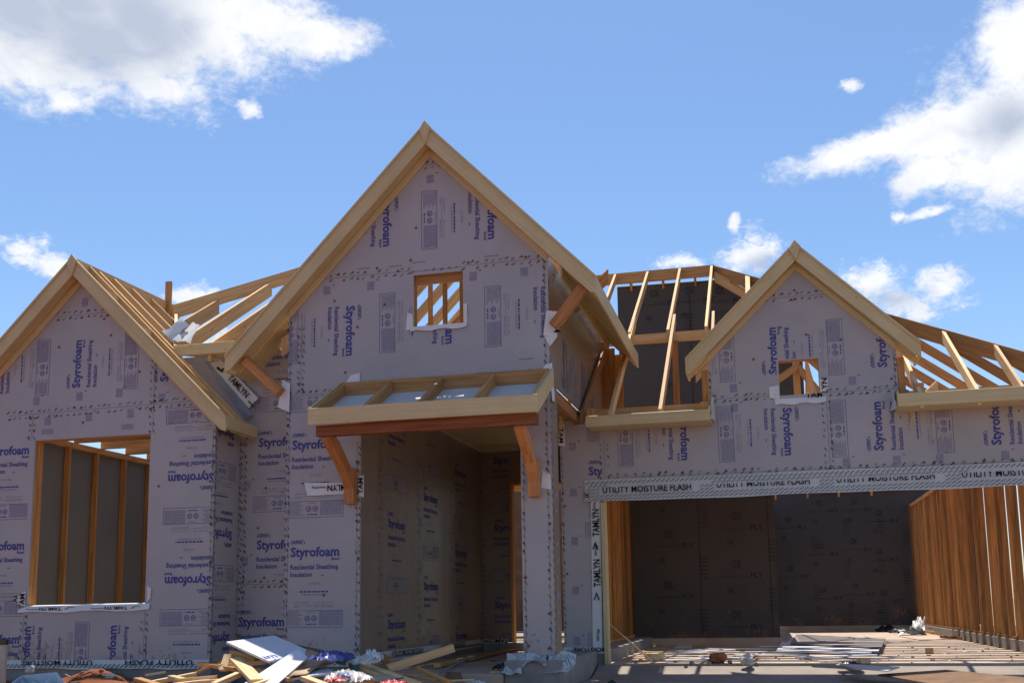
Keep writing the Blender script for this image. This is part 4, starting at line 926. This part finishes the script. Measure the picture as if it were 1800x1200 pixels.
L = [
 ('broad sunlit board leaning under the left end of the white foam board', (414, 1157, 9.80), (452, 1196, 9.35), .14, .038),
 ('short sunlit stud end pointing up at the left foot of the heap', (376, 1203, 9.30), (420, 1184, 9.55), .09, .05),
 ('long pale beam raised at its right end above the porch slab', (682, 1174, 9.95), (797, 1138, 10.30), .085, .08),
 ('pale stud running from the blue film down to the right front of the heap', (630, 1166, 10.10), (735, 1203, 9.50), .09, .05),
 ('thin tan batten sloping below the long pale beam', (729, 1172, 10.10), (790, 1198, 9.70), .05, .03),
 ('pale stud end sticking out in front of the grey foam offcut', (535, 1191, 9.35), (575, 1206, 9.10), .09, .045),
 ('sunlit stud end lying alone on the red soil left of the heap', (241, 1193, 9.65), (284, 1206, 9.40), .085, .04),
 ('brown stud at the back of the heap under the foam board corner', (408, 1146, 10.25), (452, 1160, 10.15), .09, .045),
 ('brown stud crossing behind the sunlit board at the heap left', (352, 1166, 10.15), (420, 1176, 9.85), .09, .04),
 ('grey brown board at the far left tail of the heap', (334, 1186, 9.95), (400, 1158, 10.10), .09, .03),
 ('pale batten lying flat along the left front of the heap', (310, 1195, 9.60), (380, 1189, 9.55), .05, .035),
 ('short block standing at the left tail of the heap', (300, 1190, 9.75), (325, 1196, 9.65), .08, .05),
 ('wood stick lying against the foundation left of the heap', (255, 1186, 10.30), (292, 1180, 10.40), .03, .025),
 ('dark red plank lying under the pale beam beside the porch', (705, 1184, 9.95), (770, 1195, 9.75), .06, .02),
 ('crossed stud low in the front middle of the heap', (440, 1206, 9.25), (520, 1178, 9.70), .09, .04),
 ('split stud half buried under the cream strip', (452, 1176, 9.80), (512, 1194, 9.45), .08, .04),
 ('tan stub resting on the cardboard beside the white film', (640, 1176, 9.85), (664, 1187, 9.70), .06, .04),
 ('sunlit stud lying across the left end of the heap, pointing at the window', (268, 1199, 9.7), (345, 1184, 9.95), .09, .045),
 ('sunlit wide board at the left foot of the heap, flat on the soil', (300, 1204, 9.45), (372, 1194, 9.6), .16, .035),
 ('upright leaning stud stub left of the white foam board', (392, 1178, 9.9), (402, 1150, 10.0), .09, .04),
 ('shaded stud crossing under the broad sunlit board', (385, 1170, 9.95), (470, 1163, 10.05), .09, .045),
 ('sunlit short stub between the two sunlit studs at the heap left', (345, 1200, 9.5), (395, 1196, 9.5), .09, .05),
 ('long thin batten at the bottom of the heap under the clear film', (560, 1204, 9.5), (660, 1197, 9.6), .05, .03),
]
for lb, a, b, w, h in L: plank('lumber_offcut', lb, a, b, w, h, 'pine_old' if ('brown' in lb or 'red' in lb or 'batten sloping' in lb) else 'offcut')
sheet('cardboard_sheet', 'flat brown cardboard in front of the pale studs with torn corner', [(612, 1189, 9.55), (690, 1200, 9.40), (706, 1184, 9.75), (640, 1172, 9.95)], .004, 'card', 'cardboard')
def lump(name, label, c, sx, sy, h, seed, mat, cat, n=16, droop=0):
    o = crumple(c, sx, sy, h, seed, mat, name, n=n, droop=droop); return tag(o, label, cat)
def pt(px, py, y): return tuple(at(px, py, y=y))
lump('plastic_film', 'crumpled blue plastic film at the back of the heap', pt(585, 1160, 9.70), .42, .25, .16, 2, 'blue', 'plastic film')
lump('plastic_bag', 'clear white plastic bag crumpled against the wall corner', pt(640, 1166, 9.75), .30, .22, .14, 5, 'clear', 'plastic bag', 18)
lump('plastic_bag', 'white plastic bag with blue marks behind the pale stud', pt(655, 1160, 9.85), .18, .12, .16, 8, 'wrap', 'plastic bag')
lump('plastic_film', 'clear torn film in the front middle of the heap', pt(610, 1197, 8.95), .4, .25, .16, 11, 'clear', 'plastic film', 18)
lump('plastic_film', 'small blue film scrap on the clear torn film', pt(606, 1188, 8.87), .13, .08, .05, 12, 'blue', 'plastic film')
lump('plastic_film', 'red film scrap at the bottom of the heap', pt(590, 1197, 8.75), .16, .1, .06, 14, 'red', 'plastic film')
lump('plastic_film', 'second red film scrap under the blue strap', pt(690, 1201, 8.75), .22, .1, .05, 15, 'red', 'plastic film')
for lb, a, b in (('teal tube end lying beside the blue film', (594, 1159, 9.95), (606, 1163, 9.85)), ('teal tube end beside the pale stud', (618, 1166, 9.95), (627, 1171, 9.85))):
    tag(MB().tube([P3(a), P3(b)], .035, 12).build('tube_offcut', 'teal', None, local=True, smooth=False), lb, 'tube')
tag(MB().tube([P3(q) for q in ((664, 1201, 9.45), (680, 1197, 9.45), (698, 1192, 9.45), (710, 1190, 9.45))], .008, 6).build('strap', 'blue', None, local=True), 'bright blue plastic strap lying over the cardboard', 'strap')
# splinters
b = MB(); rg = random.Random(4)
for i in range(60):
    p = V(pt(rg.uniform(656, 686), rg.uniform(1150, 1168), rg.uniform(10.9, 11.2))); d = V((rg.uniform(-1, 1), rg.uniform(-1, 1), rg.uniform(-.3, .5))).normalized()*.05; b.bar(p-d, p+d, .01, .005, plumb=False, top=False)
tag(b.build('wood_splinters', 'pine_old', None, local=True), 'brown wood splinters heaped by the porch corner', None, None, 'stuff')
# --- far left ---
r = tag(empty('vent_pipe', at(3, 1195, y=10.7)), 'cream plastic pipe with black rubber cap standing in red soil', 'pipe')
pb = at(3, 1195, y=10.7); MB().tube([pb-V((0, 0, .1)), pb+V((0, 0, .42))], .045, 18).build('pipe', 'pvc', r); MB().tube([pb+V((0, 0, .415)), pb+V((0, 0, .475)), pb+V((0, 0, .49))], [.052, .052, .03], 18).build('cap', 'film', r)
r = tag(empty('plastic_tub', at(60, 1205, y=10.0)), 'pale blue grey plastic tub holding crumpled clear film', 'tub')
q = [P3(s) for s in ((12, 1204, 9.60), (118, 1206, 9.60), (101, 1180, 10.00), (38, 1186, 10.05))]
b = MB()
for i in range(4):
    a, c = q[i], q[(i+1) % 4]; m = (q[0]+q[1]+q[2]+q[3])/4; ia, ic = a+(m-a)*.09, c+(m-c)*.09; dn = V((0, 0, -.17)); b.hexa([a, c, ic, ia], [a+(m-a)*.12+dn, c+(m-c)*.12+dn, ic+(m-c)*.1+dn, ia+(m-a)*.1+dn])
b.build('tub_wall', 'tub', r, bevel=.004); m = (q[0]+q[1]+q[2]+q[3])/4
MB().prism([p+(m-p)*.14+V((0, 0, -.16)) for p in q], (0, 0, -.01)).build('tub_floor', 'tub', r)
lump('plastic_film', 'crumpled clear film lying in the pale plastic tub', tuple(m+V((0, 0, -.14))), .5, .3, .2, 21, 'clear', 'plastic film', 18)
def rock(name, label, c, r, seed, mat, cat, sq=(1, 1, .8)):
    bm = bmesh.new(); bmesh.ops.create_icosphere(bm, subdivisions=3, radius=r)
    for v in bm.verts:
        d = v.co.normalized(); k = 1+.45*noise.noise(d*1.6+V((seed, 0, 0)))+.22*noise.noise(d*4.5+V((0, seed, 0)))+.1*noise.noise(d*11)
        v.co = V((v.co.x*k*sq[0], v.co.y*k*sq[1], v.co.z*k*sq[2]))
    me = bpy.data.meshes.new(name); bm.to_mesh(me); bm.free(); me.materials.append(M[mat]); me.uv_layers.new(name='grain')
    o = bpy.data.objects.new(name, me); COL.objects.link(o); o.location = V(c)+V((0, 0, r*sq[2]*.75)); return tag(o, label, cat)
rock('stone', 'pale pointed stone on red soil near the left pipe', pt(52, 1181, 10.60), .055, 3, 'stone', 'stone')
for i, (px, py) in enumerate(((140, 1190), (165, 1186), (190, 1192), (212, 1194), (178, 1181))):
    rock('soil_clod', 'red clod of earth on the soil below the left window', pt(px, py, 10.6), .018+.009*(i % 3), 10+i, 'clod', 'clod').__setitem__('group', 'red clods on the soil')
rock('stone', 'pale flat stone between the tub and the lumber heap', pt(193, 1190, 10.20), .05, 31, 'stone', 'stone', (1.5, .8, .5))
# --- porch slab ---
def on(px, py, z): return at(px, py, z=z)
ZP, ZG = -.13, -.165
plank('lumber_offcut', 'long brown plank lying across the porch floor towards the door', on(822, 1161, ZP)+V((0, 0, .02)), on(915, 1139, ZP)+V((0, 0, .02)), .12, .035, 'pine_old')
tag(MB().tube([on(768, 1186, ZP)+V((0, 0, .02)), on(824, 1159, ZP)+V((0, 0, .03))], .013, 8).build('conduit', 'metal', None, local=True), 'thin grey conduit lying on the porch floor', 'conduit')
plank('lumber_offcut', 'short brown block on the porch floor behind the conduit', on(768, 1173, ZP)+V((0, 0, .03)), on(800, 1166, ZP)+V((0, 0, .03)), .09, .06, 'pine_old')
lump('rubbish_bag', 'small black bag slumped near the column foot on the porch', tuple(on(881, 1176, ZP)), .2, .14, .11, 41, 'film', 'bag')
plank('lumber_offcut', 'flat tan board under the black bag on the porch edge', on(864, 1180, ZP), on(895, 1180, ZP), .1, .02)
lump('plastic_film', 'blue scrap on the porch floor behind the black bag', tuple(on(868, 1162, ZP)), .09, .05, .03, 43, 'blue', 'plastic film')
sheet('panel_offcut', 'dark brown triangular panel propped at the porch edge', [(778, 1196, 10.8), (815, 1197, 10.8), (810, 1180, 10.9), (785, 1180, 10.9)], .012, 'osb', 'panel')
plank('lumber_offcut', 'tan stick lying in front of the triangular panel', (785, 1196, 10.6), (832, 1194, 10.6), .05, .02)
lump('plastic_film', 'torn white film by the front porch edge', pt(838, 1200, 10.7), .18, .1, .05, 45, 'wrap', 'plastic film')
plank('lumber_offcut', 'flat brown board on the ground right of the column step', at(1024, 1182, z=-.26), at(1050, 1177, z=-.26), .09, .02, 'osb')
lump('rubbish_bag', 'black scrap on the ground at the bottom edge right of the column', tuple(at(1075, 1203, z=-.27)), .1, .08, .07, 46, 'film', 'scrap')
# --- garage floor ---
plank('trim_strip', 'thin tan strip leaning from the door jamb to the garage floor', at(1071, 1096, y=13.75), on(1147, 1162, ZG), .045, .012, 'trim', 'strip')
plank('lumber_offcut', 'tan block on the garage floor behind the leaning strip', on(1138, 1158, ZG)+V((0, 0, .03)), on(1164, 1157, ZG)+V((0, 0, .03)), .16, .10, 'trim')
def slabs(name, label, pxs, th, mat, cat, z=ZG, lift=.0, group=None, bev=.0):
    c = [on(px, py, z)+V((0, 0, lift+th)) for px, py in pxs]; b = MB(); b.prism(c, (0, 0, -th)); o = b.build(name, mat, None, bevel=bev, local=True); return tag(o, label, cat, group)
slabs('panel_offcut', 'grey brown panel lying slantwise in the left of the garage', [(1148, 1141), (1172, 1139), (1204, 1122), (1160, 1124)], .015, 'card', 'panel')
slabs('panel_offcut', 'tan panel lying flat left of the middle of the garage floor', [(1225, 1137), (1250, 1137), (1246, 1122), (1226, 1123)], .015, 'card', 'panel')
slabs('panel_offcut', 'grey panel between the two tan panels on the garage floor', [(1186, 1139), (1216, 1139), (1218, 1128), (1199, 1129)], .02, 'panel', 'panel')
slabs('foam_offcut', 'long loose panel at the foot of the dark garage wall', [(1150, 1109), (1207, 1113), (1170, 1116), (1145, 1112)], .01, 'board', 'panel', lift=.03)
st = slabs('foam_sheet', 'large grey brown sheet topping the pile in the middle of the garage', [(1400, 1122), (1557, 1131), (1550, 1148), (1390, 1140)], .02, 'dusty', 'foam sheet', lift=.075)
slabs('foam_sheet', 'white foam sheet second from the top of the garage pile', [(1392, 1125), (1548, 1136), (1545, 1151), (1375, 1143)], .02, 'board', 'foam sheet', lift=.042)
slabs('foam_sheet', 'bottom foam sheet of the pile on the garage floor', [(1375, 1130), (1540, 1139), (1530, 1152), (1365, 1146)], .025, 'board', 'foam sheet', lift=.01)
strips = [(1168, 1146, 1262, 1143), (1190, 1149, 1290, 1146), (1245, 1143, 1375, 1141), (1270, 1150, 1400, 1147), (1160, 1153, 1245, 1151), (1292, 1154, 1420, 1152), (1345, 1148, 1480, 1149), (1400, 1158, 1540, 1156), (1230, 1158, 1300, 1157), (1440, 1163, 1570, 1160), (1170, 1163, 1270, 1162), (1330, 1139, 1400, 1136)]
for i, (a, b_, c, d) in enumerate(strips):
    p, q = on(a, b_, ZG)+V((0, 0, .012+.012*(i % 3))), on(c, d, ZG)+V((0, 0, .012+.016*((i+1) % 3)))
    tag(MB().bar(p, q, .10+.04*(i % 3), .014, plumb=False, top=False).build('panel_strip', ('panel', 'board', 'wrap')[i % 3], None, local=True), 'narrow pale panel strip strewn across the garage doorway', 'strip', 'pale strips on the garage floor')
rock('clod', 'rust red lump of earth in the garage doorway', on(1262, 1164, ZG), .10, 51, 'clod', 'clod', (1.15, .9, .75))
rock('stone', 'pale grey stone right of the red lump in the garage doorway', on(1314, 1167, ZG), .085, 53, 'stone', 'stone', (1, .9, .9))
for i, (px, py) in enumerate(((1206, 1173), (1283, 1165), (1187, 1162), (1395, 1143), (1330, 1170), (1216, 1169))):
    rock('stone', 'small grey chip of stone on the garage threshold', on(px, py, ZG), .022+.006*(i % 3), 60+i, 'gravelgrey', 'stone').__setitem__('group', 'stone chips in the doorway')
lump('film_scrap', 'black shiny scrap in front of the foam sheet pile', tuple(on(1494, 1168, ZG)), .3, .12, .06, 71, 'film', 'scrap')
plank('lumber_offcut', 'small pale block beside the black shiny scrap', on(1510, 1166, ZG)+V((0, 0, .03)), on(1528, 1165, ZG)+V((0, 0, .03)), .06, .05)
plank('lumber_offcut', 'small dark block alone on the striped garage floor', on(1627, 1148, ZG)+V((0, 0, .04)), on(1641, 1148, ZG)+V((0, 0, .04)), .05, .075, 'pine_old')
sheet('foam_offcut', 'pale flat foam piece at the left tip of the brown sheet', [on(1475, 1168, ZG)+V((0, 0, .02)), on(1582, 1176, ZG)+V((0, 0, .03)), on(1560, 1183, ZG)+V((0, 0, .03)), on(1500, 1176, ZG)+V((0, 0, .02))], .012, 'panel', 'foam piece')
for i, (px, py, lb) in enumerate(((1560, 1106, 'leftmost of the glossy black felt pieces by the garage wall'), (1585, 1108, 'middle glossy black felt piece lying folded by the garage wall'), (1603, 1112, 'front glossy black felt piece beside the clear bag'), (1580, 1101, 'rear glossy black felt piece by the garage wall'))):
    lump('felt_piece', lb, tuple(on(px, py+3, ZG)), .55, .5, .22, 80+i*3, 'film', 'felt piece', 7)
lump('plastic_bag', 'pale clear plastic bag bulging beside the black felt', tuple(on(1624, 1110, ZG)), .6, .6, .5, 93, 'clear', 'plastic bag', 18)
plank('lumber_offcut', 'long stick lying beside the right garage wall', on(1620, 1112, ZG)+V((0, 0, .04)), on(1700, 1118, ZG)+V((0, 0, .04)), .08, .05, 'pine_old')
plank('lumber_offcut', 'dark red stick in front of the stick by the right garage wall', on(1655, 1121, ZG)+V((0, 0, .03)), on(1698, 1124, ZG)+V((0, 0, .03)), .07, .05, 'beam')
sheet('plywood_sheet', 'large brown plywood sheet propped low at the right foreground', [at(1543, 1184, z=-.21), at(1662, 1176, z=-.17), at(1830, 1192, z=-.13), at(1860, 1240, z=-.16)], .018, 'osb', 'plywood')
# chips and sawdust
b = MB(); rg = random.Random(9)
for i in range(150):
    x, y = rg.uniform(-2.0, 3.3), rg.uniform(13.6, 18.5); z = -.168; a = rg.uniform(0, 3.14); l, w = rg.uniform(.008, .035), rg.uniform(.004, .012); d = V((math.cos(a), math.sin(a), 0)); s_ = V((-d.y, d.x, 0)); p = V((x, y, z))
    b.hexa([p-d*l-s_*w, p+d*l-s_*w, p+d*l+s_*w, p-d*l+s_*w], [p-d*l-s_*w+V((0, 0, .008)), p+d*l-s_*w+V((0, 0, .008)), p+d*l+s_*w+V((0, 0, .012)), p-d*l+s_*w+V((0, 0, .012))])
tag(b.build('wood_chips', 'offcut', None, local=True), 'small wood chips scattered over the garage floor', None, None, 'stuff')
b = MB()
for i in range(260):
    x, y = rg.uniform(-9.5, -3), rg.uniform(9.6, 11.1)
    if x > -4.7 and y > 10.9: continue
    z = gheight(x, y); p = V((x, y, z+.01)); d = V((rg.uniform(-1, 1), rg.uniform(-1, 1), rg.uniform(-.2, .3))).normalized()*rg.uniform(.02, .08); b.bar(p-d, p+d, rg.uniform(.008, .03), .008, plumb=False, top=False)
tag(b.build('wood_chips', 'offcut', None, local=True), 'wood chips and splinters strewn over the red soil', None, None, 'stuff')
#<DEBRIS
# ------------------------------------------------------------------ LIGHT
SUN = V((-.09, .30, 1.0)).normalized()
sl_ = bpy.data.lights.new('sun', 'SUN'); sl_.energy = 5.0; sl_.angle = math.radians(.53); sl_.color = (1, .95, .87)
so = bpy.data.objects.new('sun', sl_); COL.objects.link(so); so.rotation_euler = SUN.to_track_quat('Z', 'Y').to_euler(); so.location = (0, 20, 40)
W = bpy.data.worlds.new('World'); S.world = W; W.use_nodes = True
t = NT(W.node_tree); t.n.clear()
sky = t.add('ShaderNodeTexSky', sky_type='NISHITA', sun_disc=False, sun_elevation=math.asin(SUN.z), sun_rotation=math.atan2(SUN.x, SUN.y), altitude=200, air_density=1.0, dust_density=.6, ozone_density=3.0)
bg = t.add('ShaderNodeBackground'); bg.inputs[1].default_value = .127
hs = t.add('ShaderNodeHueSaturation'); hs.inputs['Saturation'].default_value = 1.1; t.link(sky.outputs[0], hs.inputs['Color']); t.link(hs.outputs[0], bg.inputs[0])
tc = t.add('ShaderNodeTexCoord'); dirv = tc.outputs['Generated']
def blob(px, py, rx, ry, ang=0):
    c = ray(px, py).normalized(); a = math.radians(ang)
    U0 = (CR-c*CR.dot(c)).normalized(); V0 = (CU-c*CU.dot(c)).normalized(); U_ = U0*math.cos(a)+V0*math.sin(a); V_ = V0*math.cos(a)-U0*math.sin(a)
    k = F_PX*1.06
    def dot(v):
        n = t.add('ShaderNodeVectorMath', operation='DOT_PRODUCT'); n.inputs[1].default_value = v; t.link(dirv, n.inputs[0]); return n.outputs['Value']
    x = dot(U_*(k/rx)); y = dot(V_*(k/ry))
    d = t.math('SQRT', t.math('ADD', t.math('MULTIPLY', x, x), t.math('MULTIPLY', y, y)))
    return t.math('SUBTRACT', 1, d)
def union(l):
    o = blob(*l[0])
    for q in l[1:]: o = t.math('MAXIMUM', o, blob(*q))
    return o
big = union([(110, 0, 300, 150), (60, 110, 170, 90), (240, 90, 170, 100), (330, 40, 180, 110), (450, 20, 130, 90), (545, 62, 115, 42), (280, 150, 70, 40), (120, 175, 60, 30),
             (1790, 110, 80, 130), (1800, 225, 190, 140), (1690, 228, 125, 68), (1780, 60, 60, 60), (1770, 300, 80, 50), (1515, 264, 165, 32, 12), (1625, 238, 80, 32), (1605, 318, 44, 30, 50), (1640, 300, 50, 36)])
small = union([(1495, 152, 26, 13), (1330, 440, 50, 44), (1300, 452, 46, 34), (1190, 460, 46, 18), (1530, 500, 62, 48), (1590, 535, 70, 30, -20), (1648, 510, 62, 44), (1640, 372, 72, 13, 10), (1580, 382, 14, 12), (45, 440, 46, 34), (95, 466, 56, 28, -20), (335, 520, 62, 24), (405, 610, 70, 40), (440, 190, 26, 20), (1290, 390, 12, 26)])
mp = t.add('ShaderNodeMapping'); mp.inputs['Scale'].default_value = (1, 1, 1.5); t.link(dirv, mp.inputs[0])
n1 = t.noise(mp.outputs[0], 9, 9, .62, .25); n2 = t.noise(mp.outputs[0], 34, 8, .62, .2)
n4 = t.noise(mp.outputs[0], 95, 7, .68, .6)
def cen(n, k): return t.math('MULTIPLY', t.math('SUBTRACT', n, .5), k)
f1 = t.math('ADD', t.math('ADD', cen(n1, 1.6), cen(n2, 1.9)), cen(n4, 1.2))
db = t.math('ADD', big, t.math('MULTIPLY', f1, .62)); ds = t.math('ADD', small, t.math('ADD', cen(n2, 2.0), cen(n4, 1.5)))
def sstep(v, a, b):
    n = t.add('ShaderNodeMapRange', interpolation_type='SMOOTHSTEP'); n.inputs['From Min'].default_value = a; n.inputs['From Max'].default_value = b; t.link(v, n.inputs['Value']); return n.outputs[0]
mask = t.math('MAXIMUM', t.math('MULTIPLY', sstep(db, -.16, .62), .98), t.math('MULTIPLY', sstep(ds, -.05, .8), .93))
shade = union([(150, 60, 190, 90), (40, 30, 130, 70), (250, 40, 120, 90), (1775, 215, 60, 40), (1560, 525, 60, 26), (1345, 462, 40, 20)])
n3 = t.noise(mp.outputs[0], 7, 6, .55, .3)
sh = sstep(t.math('ADD', shade, t.math('MULTIPLY', t.math('SUBTRACT', n3, .5), 2.2)), -.35, 1.0)
n5 = t.noise(mp.outputs[0], 22, 7, .6, .5)
sh = t.math('ADD', sh, t.math('MULTIPLY', t.math('SUBTRACT', n5, .5, True), 1.3), True)
cc = t.mix(sh, (.96, .97, 1.0), (.50, .565, .70))
bgc = t.add('ShaderNodeBackground'); bgc.inputs[1].default_value = .80; t.link(cc, bgc.inputs[0])
ms = t.add('ShaderNodeMixShader'); t.link(mask, ms.inputs[0]); t.link(bg.outputs[0], ms.inputs[1]); t.link(bgc.outputs[0], ms.inputs[2])
out = t.add('ShaderNodeOutputWorld'); t.link(ms.outputs[0], out.inputs[0])
S.view_settings.view_transform = 'Standard'; S.view_settings.look = 'None'; S.view_settings.gamma = 1; S.view_settings.exposure = .4
S.cycles.max_bounces = 8; S.cycles.diffuse_bounces = 5
